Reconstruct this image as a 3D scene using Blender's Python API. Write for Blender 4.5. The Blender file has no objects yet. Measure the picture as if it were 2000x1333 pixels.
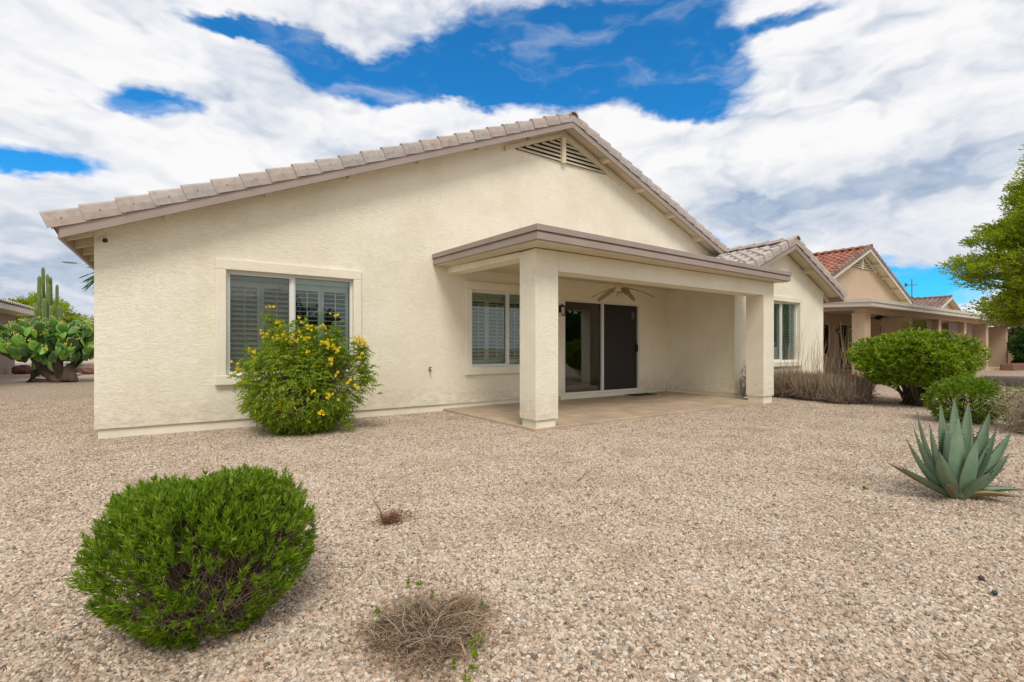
import bpy, bmesh, math, random
import numpy as np
from mathutils import Vector, Matrix
rng = np.random.default_rng(7); random.seed(7)
SC = bpy.context.scene; COL = SC.collection
PI = math.pi

# ------------------------------------------------------------------ camera
YAW = math.radians(34.35); FPX = 943.0; EYE = 1.2
cd = bpy.data.cameras.new('camera'); cam = bpy.data.objects.new('camera', cd); COL.objects.link(cam)
cam.location = (0, 0, EYE); cam.rotation_euler = (PI/2, 0, -YAW)
cd.sensor_width = 36; cd.lens = 36*FPX/2000; cd.shift_y = 13.5/2000; cd.clip_end = 3000; cd.clip_start = .05
SC.camera = cam
SC.view_settings.view_transform = 'Standard'; SC.view_settings.look = 'None'
SC.view_settings.exposure = 0.62; SC.view_settings.gamma = 1
FW = (math.sin(YAW), math.cos(YAW)); RT = (math.cos(YAW), -math.sin(YAW))
def at(u, v, t):
    """world point seen at photo pixel (u, v) at a distance t along the view axis"""
    l = (u-1000)/FPX
    return np.array(((FW[0]+l*RT[0])*t, (FW[1]+l*RT[1])*t, EYE+(680-v)/FPX*t))
def ground(u, v):
    t = FPX*EYE/(v-680); p = at(u, v, t); p[2] = 0; return p

# ------------------------------------------------------------------ node helper
class NT:
    def __init__(s, tree): s.t = tree; s.n = tree.nodes; s.l = tree.links
    def node(s, typ, ins=None, **kw):
        n = s.n.new(typ)
        for k, v in kw.items(): setattr(n, k, v)
        if ins:
            for k, v in ins.items():
                sock = n.inputs[k]
                if isinstance(v, bpy.types.NodeSocket): s.l.new(v, sock)
                else: sock.default_value = v
        return n
    def math(s, op, a, b=0.0, c=0.0, clamp=False):
        return s.node('ShaderNodeMath', {0: a, 1: b, 2: c}, operation=op, use_clamp=clamp).outputs[0]
    def vmath(s, op, a, b=(0, 0, 0), c=None):
        d = {0: a, 1: b}
        if c is not None: d[2] = c
        n = s.node('ShaderNodeVectorMath', d, operation=op)
        return n.outputs['Value'] if op in ('LENGTH', 'DOT_PRODUCT', 'DISTANCE') else n.outputs[0]
    def ramp(s, fac, stops, interp='LINEAR'):
        n = s.node('ShaderNodeValToRGB', {0: fac}); r = n.color_ramp; r.interpolation = interp
        while len(r.elements) < len(stops): r.elements.new(.5)
        for e, (p, c) in zip(r.elements, stops):
            e.position = p; e.color = (c[0], c[1], c[2], 1) if hasattr(c, '__len__') else (c, c, c, 1)
        return n.outputs[0]
    def mixc(s, fac, a, b, mode='MIX'):
        n = s.node('ShaderNodeMix', data_type='RGBA', blend_type=mode)
        for k, v in ((0, fac), (6, a), (7, b)):
            if isinstance(v, bpy.types.NodeSocket): s.l.new(v, n.inputs[k])
            elif k and len(v) == 3: n.inputs[k].default_value = (*v, 1)
            else: n.inputs[k].default_value = v
        return n.outputs[2]
    def noise(s, vec, scale, detail=4, rough=.55, dist=0, dims='3D', out=0):
        return s.node('ShaderNodeTexNoise', {'Vector': vec, 'Scale': scale, 'Detail': detail, 'Roughness': rough, 'Distortion': dist}, noise_dimensions=dims).outputs[out]
    def sstep(s, v, a, b, lo=0.0, hi=1.0):
        return s.node('ShaderNodeMapRange', {0: v, 1: a, 2: b, 3: lo, 4: hi}, interpolation_type='SMOOTHSTEP').outputs[0]

# ------------------------------------------------------------------ world: real sky with a broken cloud layer, laid out by compass bearing and height
SUN_EL = math.radians(52); SUN_AZ = math.radians(205)     # bearing clockwise from +Y: behind the camera, a little to its left
W = bpy.data.worlds.new('World'); SC.world = W; W.use_nodes = True
w = NT(W.node_tree); w.n.clear()
sky = w.node('ShaderNodeTexSky', sky_type='NISHITA'); sky.sun_disc = False
sky.sun_elevation = SUN_EL; sky.sun_rotation = SUN_AZ; sky.air_density = 1.0; sky.dust_density = .4; sky.ozone_density = 3.0
D = w.node('ShaderNodeTexCoord').outputs['Generated']
sx = w.node('ShaderNodeSeparateXYZ', {0: D})
az = w.math('ARCTAN2', sx.outputs[0], sx.outputs[1]); el = w.math('ARCSINE', sx.outputs[2])
AE = w.node('ShaderNodeCombineXYZ', {0: az, 1: el, 2: 0.0}).outputs[0]
wn = w.noise(w.vmath('MULTIPLY', D, (3.2, 3.2, 6.5)), 1.3, 5, .62, 0, out=1)
warp = w.vmath('SUBTRACT', wn, (.5, .5, .5))
AEw = w.vmath('MULTIPLY_ADD', warp, (.17, .11, 0), AE)
def sky_pos(u, v):
    a = math.atan2(u-1000, FPX); e = math.atan2((680-v)*math.cos(a), FPX); return a+YAW, e
def blob_sum(lst):
    tot = None
    for u, v, ru, rv, s in lst:
        a, e = sky_pos(u, v); c = math.cos(a-YAW)
        sa, se = ru/FPX*c*c, rv/FPX*math.cos(e)**2*c
        q = w.vmath('MULTIPLY_ADD', AEw, (1/sa, 1/se, 0), (-a/sa, -e/se, 0))
        r = w.vmath('LENGTH', q)
        m = w.sstep(r, 0.0, 1.7, s, 0.0)
        tot = m if tot is None else w.math('ADD', tot, m)
    return tot
blue = blob_sum([(270,185,90,34,1.1),(520,60,120,30,.7),(80,300,130,36,.9),(60,318,130,22,.6),(430,45,95,22,.9),(610,110,90,55,1.0),(740,170,110,42,1.15),(860,140,130,60,1.2),
    (975,70,120,65,.75),(1010,160,200,52,1.0),(1140,120,170,90,1.15),(1260,60,190,60,1.05),(1370,150,140,50,1.1),(1310,205,120,26,.45),(1560,15,150,26,.9),
    (1190,-60,300,50,.8),(700,-40,160,50,.5),(1725,545,190,40,1.5),(1800,590,200,30,.5),(1340,480,80,26,.6),(1450,195,110,20,.4),(90,160,50,10,.5),(1390,100,60,30,.4)])
soft = w.vmath('SUBTRACT', w.noise(w.vmath('MULTIPLY', D, (3, 3, 6)), 2.6, 3, .5, 0, out=1), (.5, .5, .5))
QV = w.vmath('MULTIPLY_ADD', soft, (.30, .30, .22), w.vmath('MULTIPLY', D, (1, 1, 2.4)))
n1 = w.noise(QV, 3.0, 5, .52)
n1b = w.noise(w.vmath('ADD', QV, (0, 0, .10)), 3.0, 3, .5); n1c = w.noise(QV, 3.0, 3, .5)
under = w.sstep(w.math('SUBTRACT', n1b, n1c), -.03, .16, 0.0, .62)          # undersides of the billows turn grey
n2 = w.noise(w.vmath('MULTIPLY_ADD', soft, (.25, .25, .2), w.vmath('MULTIPLY', D, (1, 1, 2.2))), 7.0, 8, .60)
n3 = w.noise(w.vmath('MULTIPLY_ADD', soft, (.35, .35, .6), w.vmath('MULTIPLY', D, (1.1, 1.1, 5.5))), 3.1, 5, .55)
nn = w.math('MULTIPLY_ADD', n2, .62, w.math('MULTIPLY', n1, .95))
dens = w.math('SUBTRACT', w.math('ADD', nn, .05), w.math('MULTIPLY', blue, .74))
cover = w.math('MAXIMUM', w.sstep(dens, .20, .66), w.sstep(n3, .48, .86, 0.0, .62))
gmask = blob_sum([(1590,410,210,75,.9),(1780,500,130,50,.5),(1480,400,120,40,.5),(150,560,320,90,1.1),(250,250,100,30,.3),(470,230,120,30,.35),(900,240,200,30,.12),(60,40,160,30,.3),
    (1350,260,130,24,.4),(1720,330,200,40,.35),(1900,450,160,60,.4),(1900,250,120,40,.2),(1720,590,140,30,.7),(560,180,120,50,.2),(700,60,200,40,.5),(60,210,120,18,.35)])
g1 = w.noise(w.vmath('ADD', QV, (4.3, 1.7, .4)), 4.6, 8, .58)
grey = w.math('ADD', w.math('MULTIPLY', gmask, w.sstep(w.math('MULTIPLY_ADD', n2, .5, w.math('MULTIPLY', g1, .5)), .34, .62, .25, 1.05)), w.math('ADD', w.sstep(g1, .36, .86, 0.0, .62), under))
grey = w.math('SUBTRACT', grey, w.sstep(n2, .36, .72, 0.0, .22), clamp=True)
ccol = w.mixc(grey, (6.3, 6.25, 6.3), w.mixc(w.sstep(n2, .32, .68), (2.2, 2.85, 3.9), (3.7, 4.2, 5.0)))
blu = w.mixc(1.0, sky.outputs[0], (.13, .78, 1.16), 'MULTIPLY')
col = w.mixc(cover, blu, ccol)
bg = w.node('ShaderNodeBackground', {'Color': col, 'Strength': .1})
w.l.new(bg.outputs[0], w.node('ShaderNodeOutputWorld').inputs[0])
W.cycles.sampling_method = 'MANUAL'; W.cycles.sample_map_resolution = 1024

# ------------------------------------------------------------------ sun, softened by the thin cloud in front of it
sl = bpy.data.lights.new('sun', 'SUN'); sun = bpy.data.objects.new('sun', sl); COL.objects.link(sun)
sl.energy = 1.4; sl.angle = math.radians(22); sl.color = (1, .93, .82)
sd = Vector((math.sin(SUN_AZ)*math.cos(SUN_EL), math.cos(SUN_AZ)*math.cos(SUN_EL), math.sin(SUN_EL)))
sun.rotation_euler = sd.to_track_quat('Z', 'Y').to_euler(); sun.location = (0, -10, 20)

# ------------------------------------------------------------------ materials
MATS = {}
def mat(name):
    m = bpy.data.materials.new(name); m.use_nodes = True; t = NT(m.node_tree); t.n.clear()
    p = t.node('ShaderNodeBsdfPrincipled'); o = t.node('ShaderNodeOutputMaterial'); t.l.new(p.outputs[0], o.inputs[0])
    MATS[name] = m; return m, t, p, o
def plain(name, c, rough=.6, vary=.12, metal=0, bump=0, bscale=60, spec=.4):
    m, t, p, o = mat(name)
    oc = t.node('ShaderNodeTexCoord').outputs['Object']
    isl = t.node('ShaderNodeNewGeometry').outputs['Random Per Island']
    n = t.noise(oc, 2.3, 6, .6)
    f = t.math('ADD', t.math('MULTIPLY', n, 1.3), t.math('MULTIPLY', isl, .35))
    f = t.sstep(f, .4, 1.2, 1-vary, 1+vary)
    cc = t.vmath('MULTIPLY', (c[0], c[1], c[2]), t.node('ShaderNodeCombineXYZ', {0: f, 1: f, 2: f}).outputs[0])
    t.l.new(cc, p.inputs['Base Color'])
    p.inputs['Roughness'].default_value = rough; p.inputs['Metallic'].default_value = metal; p.inputs['Specular IOR Level'].default_value = spec
    if bump:
        b = t.node('ShaderNodeBump', {'Height': t.noise(oc, bscale, 5, .6), 'Distance': bump, 'Strength': .8})
        t.l.new(b.outputs[0], p.inputs['Normal'])
    return m
def stucco(name, c, streak=1.0):
    m, t, p, o = mat(name)
    oc = t.node('ShaderNodeTexCoord').outputs['Object']
    # skip-trowel plaster: flat pads with horizontal torn ridges and fine grit
    wv = t.vmath('MULTIPLY_ADD', t.noise(oc, 2.2, 3, .5, out=1), (.25, .25, .10), oc)
    s1 = t.noise(t.vmath('MULTIPLY', wv, (3.6, 3.6, 21.0)), 2.8, 7, .68, .9)
    ridg = t.sstep(s1, .50, .57)
    s2 = t.noise(t.vmath('MULTIPLY', wv, (4.6, 4.6, 32)), 3.6, 6, .68, 1.0)
    ridg2 = t.sstep(s2, .54, .585)
    grit = t.noise(oc, 160, 3, .6)
    h = t.math('ADD', t.math('MULTIPLY', ridg, .6), t.math('ADD', t.math('MULTIPLY', ridg2, .45), t.math('MULTIPLY', grit, .14)))
    big = t.noise(oc, 1.1, 3, .5); h = t.math('ADD', h, t.math('MULTIPLY', big, .8))
    b = t.node('ShaderNodeBump', {'Height': h, 'Distance': .0028*streak, 'Strength': .85}); t.l.new(b.outputs[0], p.inputs['Normal'])
    mot = t.noise(oc, .9, 6, .65)
    # rain streaks and dust keep their own shapes
    st = t.noise(t.vmath('MULTIPLY', oc, (5, 5, .5)), 1.6, 5, .6)
    f = t.math('ADD', t.math('MULTIPLY', mot, .85), t.math('MULTIPLY', st, .15))
    cc = t.mixc(t.sstep(f, .36, .64), (c[0]*.94, c[1]*.93, c[2]*.90), (c[0]*1.03, c[1]*1.03, c[2]*1.03))
    cc = t.mixc(t.math('MULTIPLY', ridg2, .06), cc, (c[0]*.6, c[1]*.55, c[2]*.5))
    hz = t.node('ShaderNodeSeparateXYZ', {0: oc}).outputs[2]; dn_ = t.noise(t.vmath('MULTIPLY', oc, (3, 3, 6)), 2.2, 6, .7)
    dirt = t.math('MULTIPLY', t.sstep(t.math('MULTIPLY_ADD', dn_, -.75, hz), -.30, .30, .30, 0.0), t.sstep(dn_, .35, .6)); cc = t.mixc(dirt, cc, (.42, .32, .22))
    blot = t.sstep(t.noise(oc, 2.1, 7, .72), .60, .76, 0.0, .16); cc = t.mixc(blot, cc, (c[0]*.66, c[1]*.62, c[2]*.55))
    t.l.new(cc, p.inputs['Base Color']); p.inputs['Roughness'].default_value = .88; p.inputs['Specular IOR Level'].default_value = .2
    return m
def leafmat(name, c1, c2, trans=.3, rough=.5, c3=None, spec=.35):
    m, t, p, o = mat(name)
    g = t.node('ShaderNodeNewGeometry'); isl = g.outputs['Random Per Island']
    oc = t.node('ShaderNodeTexCoord').outputs['Object']
    n = t.noise(oc, 7, 3, .6)
    f = t.math('ADD', t.math('MULTIPLY', isl, .6), t.math('MULTIPLY', n, .5))
    st = [(.2, c1), (.75, c2)]
    if c3 is not None: st.append((.95, c3))
    cc = t.ramp(f, st)
    t.l.new(cc, p.inputs['Base Color']); p.inputs['Roughness'].default_value = rough; p.inputs['Specular IOR Level'].default_value = spec
    tr = t.node('ShaderNodeBsdfTranslucent', {0: t.mixc(1.0, cc, (1.1, 1.25, .6), 'MULTIPLY')})
    mx = t.node('ShaderNodeMixShader', {0: trans, 1: p.outputs[0], 2: tr.outputs[0]}); t.l.new(mx.outputs[0], o.inputs[0])
    return m
STUCCO = stucco('cream_stucco', (.89, .84, .69))
STUCCO_TRIM = stucco('cream_trim', (.85, .80, .67), .5)
PLINTH = plain('foundation_paint', (.80, .75, .60), .85, .08, bump=.004, bscale=30)
PEACH = stucco('peach_stucco', (.56, .42, .30), .6)
TAUPE = stucco('taupe_stucco', (.27, .20, .16), .8)
FASCIA = plain('mauve_brown_paint', (.35, .28, .245), .55, .07, bump=.002, bscale=25)
CREAMW = plain('cream_paint', (.66, .59, .42), .6, .06, bump=.002, bscale=30)
GREYW = plain('pale_grey_paint', (.60, .55, .47), .6, .08, bump=.002)
def tilemat(name, stops):
    m, t, p, o = mat(name); oc = t.node('ShaderNodeTexCoord').outputs['Object']; isl = t.node('ShaderNodeNewGeometry').outputs['Random Per Island']
    c = t.ramp(isl, stops); n = t.noise(oc, 9, 6, .65); c = t.mixc(t.sstep(n, .42, .68, 0.0, .5), c, (stops[0][1][0]*.72, stops[0][1][1]*.70, stops[0][1][2]*.68))
    t.l.new(c, p.inputs['Base Color']); p.inputs['Roughness'].default_value = .85; p.inputs['Specular IOR Level'].default_value = .25
    t.l.new(t.node('ShaderNodeBump', {'Height': t.noise(oc, 45, 4, .6), 'Distance': .003, 'Strength': .8}).outputs[0], p.inputs['Normal']); return m
TILE = tilemat('grey_pink_concrete_tile', [(0, (.41, .375, .355)), (.35, (.48, .435, .405)), (.6, (.49, .41, .365)), (.8, (.42, .375, .345)), (1, (.52, .46, .42))])
TILE_RED = tilemat('red_clay_tile', [(0, (.27, .10, .07)), (.4, (.36, .135, .09)), (.7, (.42, .20, .14)), (1, (.33, .10, .065))])
TILE_BR = plain('brown_tile', (.24, .16, .13), .8, .25)
DARK = plain('dark_metal', (.02, .02, .02), .5, .1)
WHITEF = plain('white_vinyl', (.74, .74, .70), .4, .04)
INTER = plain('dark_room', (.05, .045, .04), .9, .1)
SHUT = plain('shutter_paint', (.70, .70, .66), .5, .05)
SLAT = plain('shutter_slat', (.76, .76, .72), .5, .05)
SLATG = plain('closed_slat', (.60, .63, .58), .5, .05)
CONC = plain('patio_concrete', (.48, .37, .265), .72, .24, bump=.003, bscale=90)
TWIG = plain('grey_brown_twig', (.20, .145, .10), .9, .3)
TWIGP = plain('pale_twig', (.42, .33, .24), .9, .3)
BARK = plain('dark_bark', (.10, .07, .05), .9, .3, bump=.01, bscale=25)

def glassmat(name, tint, refl=.10, dark=0.0):
    m, t, p, o = mat(name); t.n.remove(p)
    tr = t.node('ShaderNodeBsdfTransparent', {0: (*tint, 1)})
    gl = t.node('ShaderNodeBsdfGlossy', {'Color': (.92, .97, 1.0, 1), 'Roughness': .012})
    oc = t.node('ShaderNodeTexCoord').outputs['Object']
    b = t.node('ShaderNodeBump', {'Height': t.noise(oc, 1.6, 1, .4), 'Distance': .004, 'Strength': .3}); t.l.new(b.outputs[0], gl.inputs['Normal'])
    fr = t.node('ShaderNodeFresnel', {0: 1.5})
    f = t.math('ADD', t.math('MULTIPLY', fr.outputs[0], .7), refl, clamp=True)
    mx = t.node('ShaderNodeMixShader', {0: f, 1: tr.outputs[0], 2: gl.outputs[0]}); t.l.new(mx.outputs[0], o.inputs[0]); return m
GLASS = glassmat('window_glass', (.80, .86, .81), .03)
GLASSD = glassmat('dark_door_glass', (.30, .28, .25), .08)
def screenmat(name, c, alpha):
    m, t, p, o = mat(name); p.inputs['Base Color'].default_value = (*c, 1); p.inputs['Roughness'].default_value = .8
    tr = t.node('ShaderNodeBsdfTransparent')
    mx = t.node('ShaderNodeMixShader', {0: alpha, 1: tr.outputs[0], 2: p.outputs[0]}); t.l.new(mx.outputs[0], o.inputs[0]); return m
SCREEN = screenmat('insect_screen', (.22, .23, .215), .17)
SCREEND = screenmat('dark_sun_screen', (.028, .024, .022), .93)

# gravel: shared palette
PAL = [(0.0, (.09, .07, .052)), (.08, (.22, .165, .118)), (.20, (.41, .315, .23)), (.40, (.53, .405, .30)), (.58, (.60, .48, .37)), (.76, (.71, .625, .52)), (.86, (.33, .28, .235)),
       (.93, (.48, .36, .25)), (.955, (.62, .34, .18)), (.968, (.30, .295, .285)), (1.0, (.80, .77, .70))]
def gravel_ground():
    m, t, p, o = mat('gravel_bed')
    oc = t.node('ShaderNodeTexCoord').outputs['Object']
    v = t.node('ShaderNodeTexVoronoi', {'Vector': oc, 'Scale': 42.0, 'Randomness': 1.0})
    r = t.node('ShaderNodeSeparateColor', {0: v.outputs['Color']}).outputs[0]
    c = t.ramp(r, PAL)
    gap = t.sstep(v.outputs['Distance'], .35, .75, 0.0, .55)
    c = t.mixc(gap, c, (.16, .115, .085))
    patch = t.noise(oc, .5, 5, .6)
    c = t.mixc(t.sstep(patch, .42, .70, 0.0, .35), c, (.40, .29, .20))
    fine = t.noise(oc, 14, 4, .7); c = t.mixc(t.sstep(fine, .35, .65, 0.0, .2), c, (.50, .41, .32))
    t.l.new(c, p.inputs['Base Color']); p.inputs['Roughness'].default_value = .9; p.inputs['Specular IOR Level'].default_value = .15
    hh = t.math('ADD', t.math('MULTIPLY', v.outputs['Distance'], -1.0), t.math('MULTIPLY', t.noise(oc, 3, 3, .5), .6))
    b = t.node('ShaderNodeBump', {'Height': hh, 'Distance': .014, 'Strength': 1.0}); t.l.new(b.outputs[0], p.inputs['Normal'])
    return m
def pebble_mat():
    m, t, p, o = mat('pebble')
    a = t.node('ShaderNodeAttribute', attribute_name='peb', attribute_type='INSTANCER').outputs['Fac']
    c = t.ramp(a, PAL)
    n = t.noise(t.node('ShaderNodeTexCoord').outputs['Object'], 3.0, 3, .6)
    c = t.mixc(t.sstep(n, .3, .7, 0.0, .25), c, (.50, .41, .33))
    pa = t.node('ShaderNodeAttribute', attribute_name='pat', attribute_type='INSTANCER').outputs['Fac']
    c = t.mixc(t.sstep(pa, .47, .70, 0.0, .42), c, (.27, .19, .135)); c = t.mixc(t.sstep(pa, .50, .30, 0.0, .25), c, (.66, .59, .50))
    t.l.new(c, p.inputs['Base Color']); p.inputs['Roughness'].default_value = .85; p.inputs['Specular IOR Level'].default_value = .2
    return m
GRAVEL = gravel_ground(); PEBBLE = pebble_mat()

# ------------------------------------------------------------------ mesh helpers
ORG = {}
def origin(o):
    while o.parent: o = o.parent
    return ORG.get(o.name, (0, 0, 0))
def thing(name, label, cat, loc, group=None, kind=None):
    o = bpy.data.objects.new(name, None); COL.objects.link(o); o.location = loc; ORG[o.name] = tuple(loc); o.empty_display_size = .2
    tag(o, label, cat, group, kind); return o
def tag(o, label, cat, group=None, kind=None):
    if label: o['label'] = label
    if cat: o['category'] = cat
    if group: o['group'] = group
    if kind: o['kind'] = kind
    return o
def link(name, me, mats, parent=None, label=None):
    for m_ in (mats if isinstance(mats, (list, tuple)) else [mats]): me.materials.append(m_)
    o = bpy.data.objects.new(name, me); COL.objects.link(o)
    if parent: o.parent = parent
    if label: o['label'] = label
    return o
class MB:
    def __init__(s): s.v = []; s.f = []; s.m = []; s.mi = 0
    def add(s, vs, fs):
        b = len(s.v); s.v.extend(tuple(map(float, p)) for p in vs); s.f.extend([tuple(b+i for i in f) for f in fs]); s.m.extend([s.mi]*len(fs)); return s
    def box(s, x0, x1, y0, y1, z0, z1):
        return s.add([(x0,y0,z0),(x1,y0,z0),(x1,y1,z0),(x0,y1,z0),(x0,y0,z1),(x1,y0,z1),(x1,y1,z1),(x0,y1,z1)],
                     [(0,3,2,1),(4,5,6,7),(0,1,5,4),(1,2,6,5),(2,3,7,6),(3,0,4,7)])
    def hexa(s, p): return s.add(p, [(0,3,2,1),(4,5,6,7),(0,1,5,4),(1,2,6,5),(2,3,7,6),(3,0,4,7)])
    def prism_y(s, poly, y0, y1):    # poly of (x,z), counter-clockwise seen from -y
        n = len(poly); a = [(x, y0, z) for x, z in poly]+[(x, y1, z) for x, z in poly]
        return s.add(a, [tuple(range(n)), tuple(range(2*n-1, n-1, -1))]+[(i, i+n, (i+1) % n+n, (i+1) % n) for i in range(n)])
    def tube(s, pts, rad, seg=6, cap=True):
        pts = [np.array(p, float) for p in pts]; n = len(pts)
        if not hasattr(rad, '__len__'): rad = [rad]*n
        vs = []; up0 = np.array((0, 0, 1.0))
        for i in range(n):
            d = pts[min(i+1, n-1)]-pts[max(i-1, 0)]; d /= (np.linalg.norm(d)+1e-9)
            a = np.cross(d, up0 if abs(d[2]) < .9 else (1, 0, 0)); a /= np.linalg.norm(a)+1e-9; b = np.cross(d, a)
            for k in range(seg):
                th = 2*PI*k/seg; vs.append(pts[i]+rad[i]*(math.cos(th)*a+math.sin(th)*b))
        fs = [(i*seg+k, i*seg+(k+1) % seg, (i+1)*seg+(k+1) % seg, (i+1)*seg+k) for i in range(n-1) for k in range(seg)]
        if cap: fs += [tuple(range(seg-1, -1, -1)), tuple((n-1)*seg+k for k in range(seg))]
        return s.add(vs, fs)
    def ball(s, c, r, nu=10, nv=7, rot=None, noise=0, seed=0):
        r = np.array(r if hasattr(r, '__len__') else (r, r, r), float); R = np.array(rot) if rot is not None else np.eye(3); g = np.random.default_rng(seed)
        vs = [];
        for j in range(1, nv):
            ph = PI*j/nv
            for i in range(nu):
                th = 2*PI*i/nu; k = 1+noise*(g.random()-.5)
                vs.append(R@(r*k*np.array((math.sin(ph)*math.cos(th), math.sin(ph)*math.sin(th), math.cos(ph))))+c)
        vs += [R@(r*(0, 0, 1))+c, R@(r*(0, 0, -1))+c]; a = len(vs)-2
        fs = [(j*nu+i, (j+1)*nu+i, (j+1)*nu+(i+1) % nu, j*nu+(i+1) % nu) for j in range(nv-2) for i in range(nu)]
        fs += [(a, i, (i+1) % nu) for i in range(nu)]+[(a+1, (nv-2)*nu+(i+1) % nu, (nv-2)*nu+i) for i in range(nu)]
        return s.add(vs, fs)
    def lathe(s, c, prof, seg=20):   # prof: (r, z)
        vs = [(c[0]+r*math.cos(2*PI*k/seg), c[1]+r*math.sin(2*PI*k/seg), c[2]+z) for r, z in prof for k in range(seg)]
        return s.add(vs, [(i*seg+k, i*seg+(k+1) % seg, (i+1)*seg+(k+1) % seg, (i+1)*seg+k) for i in range(len(prof)-1) for k in range(seg)])
    def build(s, name, mats, parent=None, label=None, smooth=False, bevel=0):
        me = bpy.data.meshes.new(name); og = np.array(origin(parent)) if parent else np.zeros(3)
        me.from_pydata([tuple(np.array(p)-og) for p in s.v] if parent else s.v, [], s.f)
        if any(s.m): me.polygons.foreach_set('material_index', s.m)
        if smooth: me.polygons.foreach_set('use_smooth', [True]*len(s.f))
        me.validate(); me.update()
        o = link(name, me, mats, parent, label)
        if bevel:
            b = o.modifiers.new('bevel', 'BEVEL'); b.width = bevel; b.segments = 3; b.limit_method = 'ANGLE'; b.angle_limit = .6
            if True: b.harden_normals = False
        return o
def fast_mesh(name, V, F, mats, parent=None, label=None, smooth=False):
    V = np.asarray(V, float)-(np.array(origin(parent)) if parent else 0); F = np.asarray(F, np.int32); k = F.shape[1]
    me = bpy.data.meshes.new(name); me.vertices.add(len(V)); me.vertices.foreach_set('co', V.astype(np.float32).ravel())
    me.loops.add(F.size); me.loops.foreach_set('vertex_index', F.ravel()); me.polygons.add(len(F))
    me.polygons.foreach_set('loop_start', np.arange(0, F.size, k, dtype=np.int32))
    if smooth: me.polygons.foreach_set('use_smooth', np.ones(len(F), bool))
    me.update(calc_edges=True); me.validate()
    return link(name, me, mats, parent, label)
def nrm(a): return a/(np.linalg.norm(a, axis=-1, keepdims=True)+1e-9)
def rdir(n): return nrm(rng.normal(size=(n, 3)))
def leaf_arrays(base, d, L, Wd, fold=.25, face=None):
    """folded lance-shaped leaves: 6 corners, 4 triangles"""
    n = len(base); d = nrm(d)
    r = face if face is not None else rdir(n)
    s = nrm(np.cross(d, r)); u = np.cross(s, d); L = np.broadcast_to(L, (n,))[:, None]; Wd = np.broadcast_to(Wd, (n,))[:, None]
    p0 = base; p1 = base+d*L*.4+s*Wd*.5+u*fold*Wd; p2 = base+d*L; p3 = base+d*L*.4-s*Wd*.5+u*fold*Wd
    V = np.stack([p0, p1, p2, p3], 1).reshape(-1, 3); i = np.arange(n)[:, None]*4
    F = np.concatenate([i+[0, 1, 2], i+[0, 2, 3]], 0)
    return V, F
def merge(parts):
    V = []; F = []; b = 0
    for v, f in parts: V.append(v); F.append(f+b); b += len(v)
    return np.concatenate(V), np.concatenate(F)
def tufts(pts, dirs, k, L, Wd, spread=.8, back=.05, fold=.2):
    """k leaves round the tip of every shoot"""
    n = len(pts); P = np.repeat(pts, k, 0); Dd = np.repeat(nrm(dirs), k, 0)
    off = rng.random(n*k)[:, None]
    base = P-Dd*off*back
    d = nrm(Dd*(1.0-.35*off)+rdir(n*k)*spread)
    return leaf_arrays(base, d, L*(.7+.6*rng.random(n*k)), Wd*(.7+.6*rng.random(n*k)), fold)
def twig_mesh(segs, rad, name, m_, parent, seg=4):
    """many thin tapered twigs, segs: (n, k, 3) polylines"""
    segs = np.asarray(segs); n, k, _ = segs.shape; rad = np.broadcast_to(np.asarray(rad, float), (n, k)) if np.ndim(rad) != 0 else np.full((n, k), rad)
    d = nrm(np.gradient(segs, axis=1)); a = nrm(np.cross(d, np.array((.31, .22, .93)))); b = np.cross(d, a)
    th = np.arange(seg)*2*PI/seg
    V = segs[:, :, None, :]+rad[:, :, None, None]*(np.cos(th)[None, None, :, None]*a[:, :, None, :]+np.sin(th)[None, None, :, None]*b[:, :, None, :])
    V = V.reshape(-1, 3)
    base = (np.arange(n)*k*seg)[:, None, None]; j = (np.arange(k-1)*seg)[None, :, None]; q = np.arange(seg)[None, None, :]; q2 = (q+1) % seg
    F = np.stack([base+j+q, base+j+q2, base+j+seg+q2, base+j+seg+q], -1).reshape(-1, 4)
    return fast_mesh(name, V, F, m_, parent)
def curvy(a, b, k=5, wob=.06, sag=0):
    a = np.atleast_2d(a); b = np.atleast_2d(b); n = len(a); t = np.linspace(0, 1, k)[None, :, None]
    P = a[:, None]*(1-t)+b[:, None]*t; ln = np.linalg.norm(b-a, axis=1)[:, None, None]
    w1 = rng.normal(size=(n, 1, 3)); w2 = rng.normal(size=(n, 1, 3))
    P = P+ln*wob*(np.sin(PI*t)*w1+np.sin(2*PI*t)*w2*.6); P[:, :, 2] -= (np.sin(PI*t)*sag*ln)[:, :, 0]
    return P
# ------------------------------------------------------------------ ground and setting
def grid_sheet(name, x0, x1, y0, y1, z, m_, amp=0.0):
    mb = MB(); mb.add([(x0, y0, z), (x1, y0, z), (x1, y1, z), (x0, y1, z)], [(0, 1, 2, 3)])
    o = mb.build(name, m_); tag(o, None, None, None, 'structure'); return o
gr = grid_sheet('ground', -600, 900, -400, 1500, 0, GRAVEL)
gr['label'] = 'tan and pink crushed gravel yard'
ASPH = plain('worn_asphalt', (.16, .14, .125), .9, .15); KERB = plain('kerb_concrete', (.46, .43, .39), .85, .1)
grid_sheet('street', -200, 200, 40, 49, .004, ASPH)
mb = MB(); mb.box(-200, 200, 38.2, 39.6, -.1, .10); mb.box(-200, 200, 39.61, 39.95, -.1, .12)
mb.box(-200, 200, 49.05, 49.35, -.1, .12); mb.box(-200, 200, 49.36, 51, -.1, .10)
tag(mb.build('sidewalk', KERB), None, None, None, 'structure')
SAND = plain('sandy_earth', (.50, .36, .25), .95, .15, bump=.02, bscale=6)
mb = MB(); n = 40
vs = []; fs = []
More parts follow.
